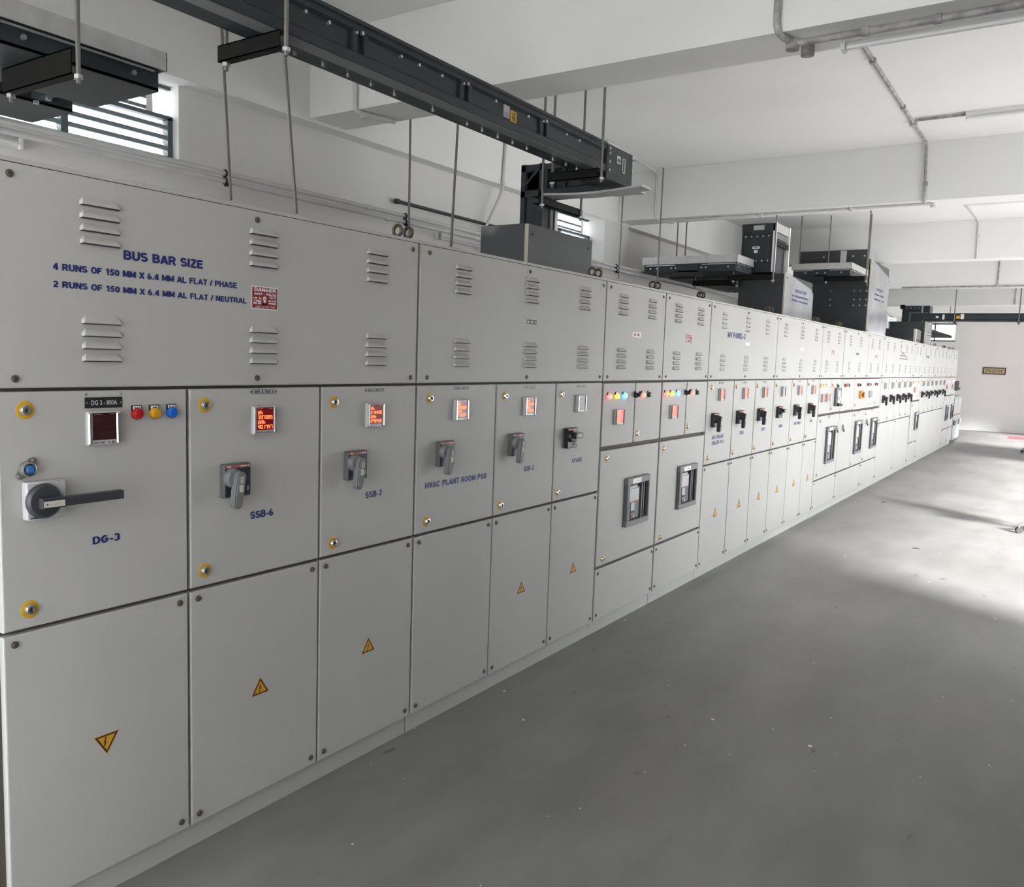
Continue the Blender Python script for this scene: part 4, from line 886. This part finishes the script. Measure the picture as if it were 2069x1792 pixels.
# flat cross trays: pair of ducts under a bare metal band
def flat_duct(label, x0, x1, y0, y1, z0, z1, gap=None, bolts_x=(), group='flat bus ducts under bare metal bands'):
    t = thing('flat_bus_duct', label, 'bus duct', ((x0+x1)/2, (y0+y1)/2, z0), group)
    zb = z0 + (z1-z0)*.52
    b = MB(); b.box(x0, x1, y0, y0+.004, zb, z1, GV); b.box(x1-.004, x1, y0, y1, zb, z1, GV); b.box(x0, x1, y1-.004, y1, zb, z1, GV); b.box(x0+.003, x1-.003, y0+.003, y1-.003, z1-.004, z1-.0007, GV); O('metal_band', b, t, 'bare metal band round the top')
    b = MB()
    if gap:
        for (a, c) in gap: b.box(a, c, y0+.03, y1-.02, z0, zb+.01, D); b.box(a, c, y0+.03, y1-.02, z0-.004, z0+.010, D)
    else:
        b.box(x0+.02, x1-.02, y0+.02, y1-.02, z0+.012, zb+.012, D); b.box(x0+.012, x1-.012, y0+.012, y1-.012, z0, z0+.014, D)
        b.box(x0+(x1-x0)*.38, x0+(x1-x0)*.60, y0+.012, y0+.02, z0, zb, D)
    O('duct', b, t)
    b = MB(); b.box(x0+.04, x0+(x1-x0)*.36, y0+.008, y0+.016, zb-.016, zb-.008, ZN); b.box(x0+(x1-x0)*.64, x1-.02, y0+.008, y0+.016, zb-.016, zb-.008, ZN); b.box(x1-.016, x1-.008, y0+.05, y1-.05, zb-.016, zb-.008, ZN); O('clamp_rail', b, t, 'thin bright clamp rail')
    if bolts_x:
        bolts(t, [(q, y0+.02, (z0+zb)/2) for q in bolts_x], 'y', .010)
        bolts(t, [(x1-.02, y0+(y1-y0)*q, (z0+zb)/2) for q in (.15, .5, .85)], 'x', .010)
    b = MB(); b.box(x0+(x1-x0)*.30, x0+(x1-x0)*.62, y0+.2, y1-.2, z1, z1+.012, D); O('top_cover', b, t)
    return t
t = flat_duct('dark twin bus duct with bare band overhead, nearest and above the first window', -1.80, -.77, -1.7, 2.15, 2.750, 2.900, gap=((-1.79, -1.44), (-1.26, -.80)))
bolts(t, [(-.80, y, 2.79) for y in (1.25, 1.42, 1.60, 2.02)], 'x', .010); bolts(t, [(q, y, 2.746) for q in (-1.40, -1.30) for y in (1.2, 1.45, 1.7, 1.95)], 'z', .012)
b = MB(); b.box(-1.44, -1.26, 1.2, 1.235, 2.76, 2.80, D); b.box(-1.44, -1.26, 1.95, 1.99, 2.76, 2.80, D); b.cyl((-.93, 1.86), 'z', .022, 2.744, 2.75, M['white'], 14); O('spacer', b, t)
t = flat_duct('flat bus duct under the second beam, leading to the boxed riser beyond', -1.80, -.70, 8.85, 9.40, 2.715, 2.885, bolts_x=(-1.7, -1.62, -1.45, -1.40, -1.10, -1.05, -.80))
b = MB(); b.box(-1.74, -.98, 9.42, 11.4, 2.72, 2.80, D); b.box(-1.70, -1.40, 9.42, 11.4, 2.70, 2.72, D); b.box(-1.30, -1.02, 9.42, 11.4, 2.70, 2.72, D); O('rear_duct', b, t)
t = thing('bus_duct_riser', 'dark riser with white edge strips standing on the film fronted box', 'bus duct', (-.70, 9.75, 2.7515))
b = MB(); b.box(-.87, -.52, 9.45, 9.98, 2.752, 3.285, D); b.bbox(-.84, -.56, 9.435, 9.45, 2.86, 3.16, D, .006); b.box(-.87, -.50, 9.44, 9.45, 3.20, 3.285, D); O('casing', b, t)
b = MB(); b.box(-.74, -.62, 9.434, 9.44, 3.215, 3.265, M['siem']); b.scribble; O('rating_plate', b, t)
b = MB(); b.box(-.74, -.66, 9.431, 9.436, 3.01, 3.035, M['white']); b.box(-.725, -.675, 9.4305, 9.4355, 3.018, 3.027, M['black_ink']); b.box(-.72, -.68, 9.431, 9.436, 2.965, 2.995, M['white']); O('label_pair', b, t, 'two small white labels')
for y in (9.44, 9.955):
    b = MB(); b.box(-.52, -.485, y, y+.03, 2.752, 3.30, M['white']); O('edge_strip', b, t, 'white edge strip')
b = MB(); b.box(-.52, -.50, 9.47, 9.955, 3.20, 3.295, GV); b.box(-.52, -.505, 9.47, 9.955, 3.13, 3.19, M['duct2']); b.box(-.52, -.49, 9.49, 9.97, 3.05, 3.10, BK); b.box(-.52, -.507, 9.87, 9.93, 2.76, 3.02, M['duct2']); b.box(-.52, -.507, 9.49, 9.53, 2.76, 3.02, GV); O('side_fitting', b, t, 'bare metal fitting on the riser side')
bolts(t, [(-.82+.065*i, 9.435, z) for i in range(5) for z in (2.875, 3.145)], 'y', .009)
flat_duct('flat bus duct running to the tallest dark box', -.88, -.12, 11.50, 12.50, 2.905, 3.070, bolts_x=(-.7, -.55, -.45, -.25))
hanger('left channel bracket under the flat duct by the second beam', -1.36, -.86, 9.30, 2.60, tops=(2.714, 2.714))
hanger('channel bracket at the right end of the flat duct, before the film fronted box', -.80, -.36, 8.97, 2.62, tops=(2.714, ZB))
hanger('channel bracket under the flat duct beside the tallest box', -.48, .03, 11.60, 2.842, tops=(2.904, ZC))
hanger('black channel bracket under the nearest twin duct, top left of the photo', -1.08, -.60, 1.68, 2.655, bar=.088, tops=(2.744, ZC))
# far crossing duct
t = thing('bus_duct', 'far dark bus duct crossing the room in front of the end wall', 'bus duct', (2.5, 19.3, 2.72))
b = MB(); y0, y1, z0, z1 = 19.2, 19.4, 2.725, 2.890
b.ext([(y0,z0),(y1,z0),(y1,z1),(y0,z1),(y0,z1-.03),(y0+.015,z1-.04),(y0+.015,z0+.04),(y0,z0+.03)], 'x', -.28, XR-.02, D); O('straight_duct', b, t)
b = MB(); b.box(-.58, -.28, y0, y1, z0+.01, z1+.006, D); b.box(-.58, -.36, y0, y1, 2.36, z0+.01, D); b.box(-.60, -.575, y0-.008, y1, 2.62, z1+.012, M['duct2']); b.box(-.60, -.28, y0-.008, y1, z1+.004, z1+.014, M['duct2']); O('elbow', b, t)
b = MB(); b.box(-.62, -.32, y0-.012, y0, 2.605, 2.635, GV); O('joint_strip', b, t)
b = MB(); b.box(.27, .34, y0-.004, y0+.0, 2.78, 2.84, M['tri_y']); b.box(.35, .41, y0-.004, y0, 2.77, 2.87, M['white']); O('top_label', b, t, 'yellow and white labels')
b = MB(); b.box(-.10, -.05, y0-.004, y0, 2.79, 2.83, M['white']); b.box(.02, .06, y0-.004, y0, 2.76, 2.86, M['white']); O('labels', b, t)
for i, (x, lab) in enumerate(((.24, 'rod holding the far crossing duct, nearer the switchboard'), (1.36, 'rod holding the far crossing duct at the right of the photo'))):
    b = MB(); b.cyl((x, 19.18), 'z', .011, 2.66, ZC, M['rod'], 8); b.box(x-.02, x+.02, 19.17, 19.4, 2.695, 2.715, BK); tag(O('hanger_rod', b), lab, 'rod', 'threaded rods hanging from the ceiling')
t = thing('bus_duct_riser', 'far dark riser behind the crossing duct', 'bus duct', (-.7, 20.7, 2.2115))
b = MB(); b.box(-.95, -.40, 20.5, 20.95, 2.2125, 3.13, D); b.box(-.99, -.90, 20.46, 20.5, 3.06, 3.15, BK); O('casing', b, t); b = MB(); b.box(-.56, -.53, 20.485, 20.5, 2.4, 3.14, M['siem']); O('edge_strip', b, t)
bolts(t, [(-.86+.08*i, 20.5, 3.08) for i in range(5)], 'y', .012)
b = MB(); b.box(-1.30, -.76, 21.2, 27.9, 2.69, 2.76, BK); tag(O('cable_tray', b), 'dark flat tray along the left wall before the end wall', 'cable tray')
b = MB(); b.box(-1.05, -.55, 19.6, 20.3, 2.2125, 2.47, M['box']); tag(O('duct_box', b), 'dim dark box on the switchboard behind the far film fronted box', 'duct box', 'dark duct boxes standing on the switchboard')

# ------------------------------------------------------------------ loose hanging rods
def rod(label, p0, p1, rr=.0085):
    b = MB(); b.tube([p0, p1], rr, M['rod'], 8); tag(O('hanger_rod', b), label, 'rod', 'threaded rods hanging from the ceiling')
rod('slanting threaded rod with a free end, right of the first conduit clamp', (-1.00, 2.89, ZC), (-1.00, 3.04, 2.42))
rod('long threaded rod hanging in front of the black wall pipe', (-1.30, 4.78, ZC), (-1.30, 4.71, 2.47))
rod('rod carrying the clamp of the twin wall conduits, nearest', (-1.80, 3.18, ZC), (-1.80, 3.26, 2.58))
rod('rod carrying the second clamp of the twin wall conduits, behind an eyebolt pair', (-1.80, 4.83, ZC), (-1.80, 4.84, 2.59))
rod('rod carrying the third clamp of the twin wall conduits, right of the near riser', (-1.80, 8.30, ZC), (-1.80, 8.28, 2.60))
rod('rod passing in front of the flat duct under the second beam', (-1.55, 8.74, ZC), (-1.52, 8.66, 2.35))
for (x, y, l) in ((-.64, 12.42, 'middle rod of three above the flat duct by the tallest box'), (-.13, 12.53, 'right rod of three, in front of the tallest dark box'), (-1.02, 12.35, 'left rod of three above the flat duct, beside the white edged riser')):
    rod(l, (x, y, ZC), (x, y, 2.86 if x > -.5 else 3.072))
rod('left rod of the pair above the flat duct under the second beam', (-1.72, 9.62, ZC), (-1.72, 9.62, 2.802)); rod('right rod of the pair above the flat duct under the second beam', (-1.56, 9.50, ZC), (-1.56, 9.50, 2.802))
rod('short far rod behind the crossing duct, left', (-.95, 24.4, ZC), (-.95, 24.4, 2.74)); rod('short far rod behind the crossing duct, right', (-.45, 24.4, ZC), (-.45, 24.4, 2.9))

# ------------------------------------------------------------------ conduits, fittings on walls and ceiling
def conduit(label, pts, rr=.0125, m='pvc', clips=(), boxes=(), n=10, group='surface conduits'):
    t = thing('conduit', label, 'conduit', pts[0], group)
    P = [Vector(q) for q in pts]; out = [P[0]]                # soften the bends
    for i in range(1, len(P)-1):
        a, c = (P[i-1]-P[i]), (P[i+1]-P[i]); k = min(.07, a.length*.4, c.length*.4)
        for s in (0, .25, .5, .75, 1): out.append((P[i]+a.normalized()*k)*(1-s)**2 + P[i]*2*s*(1-s) + (P[i]+c.normalized()*k)*s*s)
    out.append(P[-1])
    b = MB(); b.tube(out, rr, M[m], n); O('pipe', b, t)
    for (x, y, z) in clips:
        b = MB(); b.bbox(x-.02, x+.02, y-.02, y+.02, z-.018, z+.018, M[m], .005); O('saddle', b, t)
    for (x, y, z) in boxes:
        b = MB(); b.cyl((x, y), 'z', .032, z-.022, z+.022, M[m], 16); O('junction_box', b, t)
    return t
conduit('upper of the twin pale conduits along the left wall', [(-1.84, -1.75, 2.735), (-1.84, 26, 2.735)], .015, 'pvc', [(-1.84, 4.45, 2.735)])
conduit('lower of the twin pale conduits along the left wall', [(-1.84, -1.75, 2.692), (-1.84, 26, 2.692)], .015, 'pvc', [(-1.84, 4.65, 2.692)])
for i, (y, l) in enumerate(((3.25, 'black clamp on the twin conduits, under the nearest rod'), (4.84, 'black clamp on the twin conduits, above the first eyebolt pair'), (8.28, 'black clamp on the twin conduits, right of the near riser'))):
    b = MB(); b.torus((-1.84, y, 2.735), .019, .005, BK, 'y', 16, 6); b.torus((-1.84, y, 2.692), .019, .005, BK, 'y', 16, 6); b.box(-1.835, -1.80, y-.01, y+.01, 2.66, 2.675, BK); tag(O('pipe_clamp', b), l, 'clamp', 'clamps on the twin wall conduits')
conduit('black pipe along the left wall above the twin conduits', [(-2.20, 5.13, 2.92), (-2.20, 7.0, 2.915)], .014, 'plastic', [(-2.205, 5.16, 2.92)])
conduit('pale conduit running down the edge beam and bending left on the wall', [(-2.095, 6.50, 3.80), (-2.095, 6.46, 3.22), (-2.20, 6.30, 2.80), (-2.20, 6.28, 2.60)], .014, 'pvc', [(-2.10, 6.47, 3.30)])
conduit('patchy conduit down the near beam, then along its soffit by the tube light', [(1.07, 4.13, 3.81), (1.07, 4.13, 3.30), (1.12, 4.24, 3.268), (3.0, 4.24, 3.268)], .017, 'pvcdirty', [(1.45, 4.24, 3.268), (1.75, 4.24, 3.268)], [(1.12, 4.24, 3.262), (1.16, 4.36, 3.265)])
conduit('conduit stub at left end of the near beam, open ended', [(-1.67, 4.135, 3.80), (-1.67, 4.135, 3.285), (-1.64, 4.22, 3.278), (-1.58, 4.42, 3.278)], .017, 'pvc', [(-1.655, 4.20, 3.276)])
conduit('conduit across the ceiling of the second bay and down its far beam', [(1.055, 4.52, 3.815), (1.055, 8.783, 3.815), (1.07, 8.783, 3.29), (1.07, 8.86, 3.285)], .0125, 'pvcdirty', [(1.055, 6.3, 3.812), (1.055, 7.5, 3.812), (1.07, 8.782, 3.45)], [(1.055, 8.02, 3.812)])
conduit('short conduit from the ceiling junction to the second bay tube light', [(1.08, 7.93, 3.812), (1.46, 7.93, 3.812)], .012, 'pvcdirty')
conduit('conduit under the second beam running to the left wall side', [(1.12, 8.90, 3.285), (-1.55, 8.90, 3.285), (-1.63, 8.86, 3.285), (-1.645, 8.783, 3.33), (-1.645, 8.783, 3.80), (-1.60, 8.1, 3.815), (-1.55, 7.4, 3.815)], .0125, 'pvc', [(.4, 8.90, 3.282), (-.5, 8.90, 3.282), (-1.645, 8.783, 3.55), (-1.1, 8.90, 3.282)], [(1.13, 8.95, 3.28), (-1.5, 8.93, 3.28)])
conduit('conduit down the third beam', [(1.05, 12.0, 3.815), (1.08, 13.482, 3.815), (1.09, 13.482, 3.29)], .0125, 'pvc', [(1.09, 13.48, 3.6)], [(1.06, 12.0, 3.812)])
conduit('conduit down the fourth beam', [(1.03, 16.6, 3.815), (1.03, 18.082, 3.815), (1.03, 18.082, 3.30)], .0125, 'pvcdirty', [(1.03, 18.08, 3.34)])
conduit('conduit along the lower edge of the fourth beam', [(-.6, 18.084, 3.315), (2.8, 18.084, 3.315)], .012, 'pvcdirty', [(.2, 18.08, 3.315), (.75, 18.08, 3.315), (1.5, 18.08, 3.315)])
conduit('conduit down the fifth beam', [(1.05, 22.882, 3.80), (1.05, 22.882, 3.33)], .0125, 'pvcdirty', [(1.05, 22.88, 3.33)])
def tube_light(label, x0, x1, y, z):
    t = thing('tube_light', label, 'light', ((x0+x1)/2, y, z), 'unlit batten tube lights')
    b = MB(); b.box(x0, x1, y-.03, y+.03, z, z+.03, M['white']); b.box(x0, x0+.02, y-.03, y+.03, z-.035, z, M['white']); b.box(x1-.02, x1, y-.03, y+.03, z-.035, z, M['white']); O('batten', b, t)
    b = MB(); b.tube([(x0+.02, y, z-.018), (x1-.02, y, z-.018)], .013, M['white'], 10); O('tube', b, t); return t
tube_light('unlit tube light on the soffit of the nearest beam', 1.32, 2.54, 4.36, 3.270)
tube_light('unlit tube light on the ceiling of the second bay', 1.46, 2.68, 7.93, 3.800)
tube_light('unlit tube light on the ceiling of the third bay', 1.09, 2.31, 12.0, 3.800)
for (y0, y1, l) in ((5.68, 6.75, 'white tube light on the left wall, left of the near glossy box'), (.9, 2.28, 'white tube light on the left wall at the left photo edge')):
    t = thing('wall_tube_light', l, 'light', (-2.22, (y0+y1)/2, 2.71), 'tube lights on the left wall')
    b = MB(); b.box(-2.239, -2.20, y0, y1, 2.70, 2.745, M['white']); O('batten', b, t); b = MB(); b.box(-2.2, -2.175, y0, y0+.015, 2.695, 2.75, M['steel']); b.box(-2.2, -2.175, y1-.015, y1, 2.695, 2.75, M['white']); b.tube([(-2.186, y0+.015, 2.722), (-2.186, y1-.015, 2.722)], .011, M['white'], 8); O('tube', b, t)
b = MB(); b.tube([(-2.235, 10.9, 2.86), (-2.15, 10.9, 2.86), (-2.11, 10.92, 2.80), (-2.08, 10.98, 2.79), (-2.07, 11.02, 2.86)], .012, M['steel'], 8); tag(O('wall_hook', b), 'small bent hook on the left wall under the second bay duct', 'hook')

# ------------------------------------------------------------------ end wall picture, floor mat, chairs
t = thing('framed_picture', 'long gilt and dark framed picture on the end wall', 'picture', (.378, YF-.01, 1.77))
b = MB(); xa, xb, za, zb = .086, .670, 1.668, 1.872; b.box(xa, xb, YF-.03, YF-.001, za, zb, M['frame_k']); b.box(xa+.03, xb-.03, YF-.036, YF-.03, za+.03, zb-.03, M['gold_frame']); O('frame', b, t)
b = MB(); b.box(xa+.065, xb-.065, YF-.041, YF-.036, za+.052, zb-.05, M['picture']); O('print', b, t, 'brownish print')
b = MB(); b.box(.99, 1.75, 25.7, 26.75, 0.0, .006, M['redmat']); tag(O('floor_mat', b), 'red mat lying on the floor near the end wall', 'mat')
def chair(label, x, y, a0, R=.37):
    t = thing('office_chair', label, 'chair', (x, y, 0), 'office chairs at the right edge')
    for i in range(5):
        a = a0 + i*2*PI/5; ex, ey = x+R*math.cos(a), y+R*math.sin(a)
        b = MB(); b.tube([(x, y, .135), (x+(R-.07)*math.cos(a), y+(R-.07)*math.sin(a), .115), (ex, ey, .085)], [.028, .020, .014], M['steel'], 8); l_ = O('base_arm', b, t)
        tx, ty = -math.sin(a), math.cos(a)
        b = MB()
        for s in (-1, 1): b.tube([(ex+tx*s*.008, ey+ty*s*.008, .032), (ex+tx*s*.030, ey+ty*s*.030, .032)], .032, M['rubber'], 16)
        b.tube([(ex, ey, .05), (ex, ey, .088)], .010, M['chrome'], 8); O('castor', b, l_)
    b = MB(); b.cyl((x, y), 'z', .028, .12, .30, M['rubber'], 14); b.cyl((x, y), 'z', .016, .30, .42, M['chrome'], 12); O('gas_lift', b, t)
    b = MB(); b.bbox(x-.22, x+.22, y-.22, y+.22, .42, .50, M['fabric'], .03); O('seat', b, t)
    b = MB(); b.bbox(x+.19, x+.25, y-.20, y+.20, .60, 1.02, M['fabric'], .025); O('backrest', b, t); b = MB(); b.tube([(x+.05, y, .43), (x+.27, y, .45), (x+.275, y, .80)], .016, M['rubber'], 8); O('back_bar', b, t)
    for s in (-1, 1):
        b = MB(); b.tube([(x-.05, y+s*.22, .45), (x-.05, y+s*.27, .47), (x-.05, y+s*.27, .64), (x+.14, y+s*.27, .66)], .014, M['rubber'], 8); O('armrest', b, t)
chair('office chair at the right photo edge, one castor showing on the bright floor', 2.36, 10.72, math.pi+.31)
chair('far office chair at the right photo edge before the end wall', 1.87, 21.55, math.pi+.15, .34)

for (x, y, a, l) in ((1.23, 8.91, .4, 'small dark scrap on the bright floor, nearer one'), (.44, 11.72, 1.1, 'small dark scrap on the bright floor, farther one by the switchboard')):
    b = MB(); c_, s_ = math.cos(a), math.sin(a)
    P = [(-.03,-.008), (.012,-.014), (.034,.002), (.006,.013), (-.02,.010)]
    Q = [(x+u_*c_-v_*s_, y+u_*s_+v_*c_) for u_, v_ in P]
    b.ext(Q, 'z', 0.0, .006, M['rubber']); tag(O('debris_scrap', b), l, 'debris', 'small scraps on the floor')
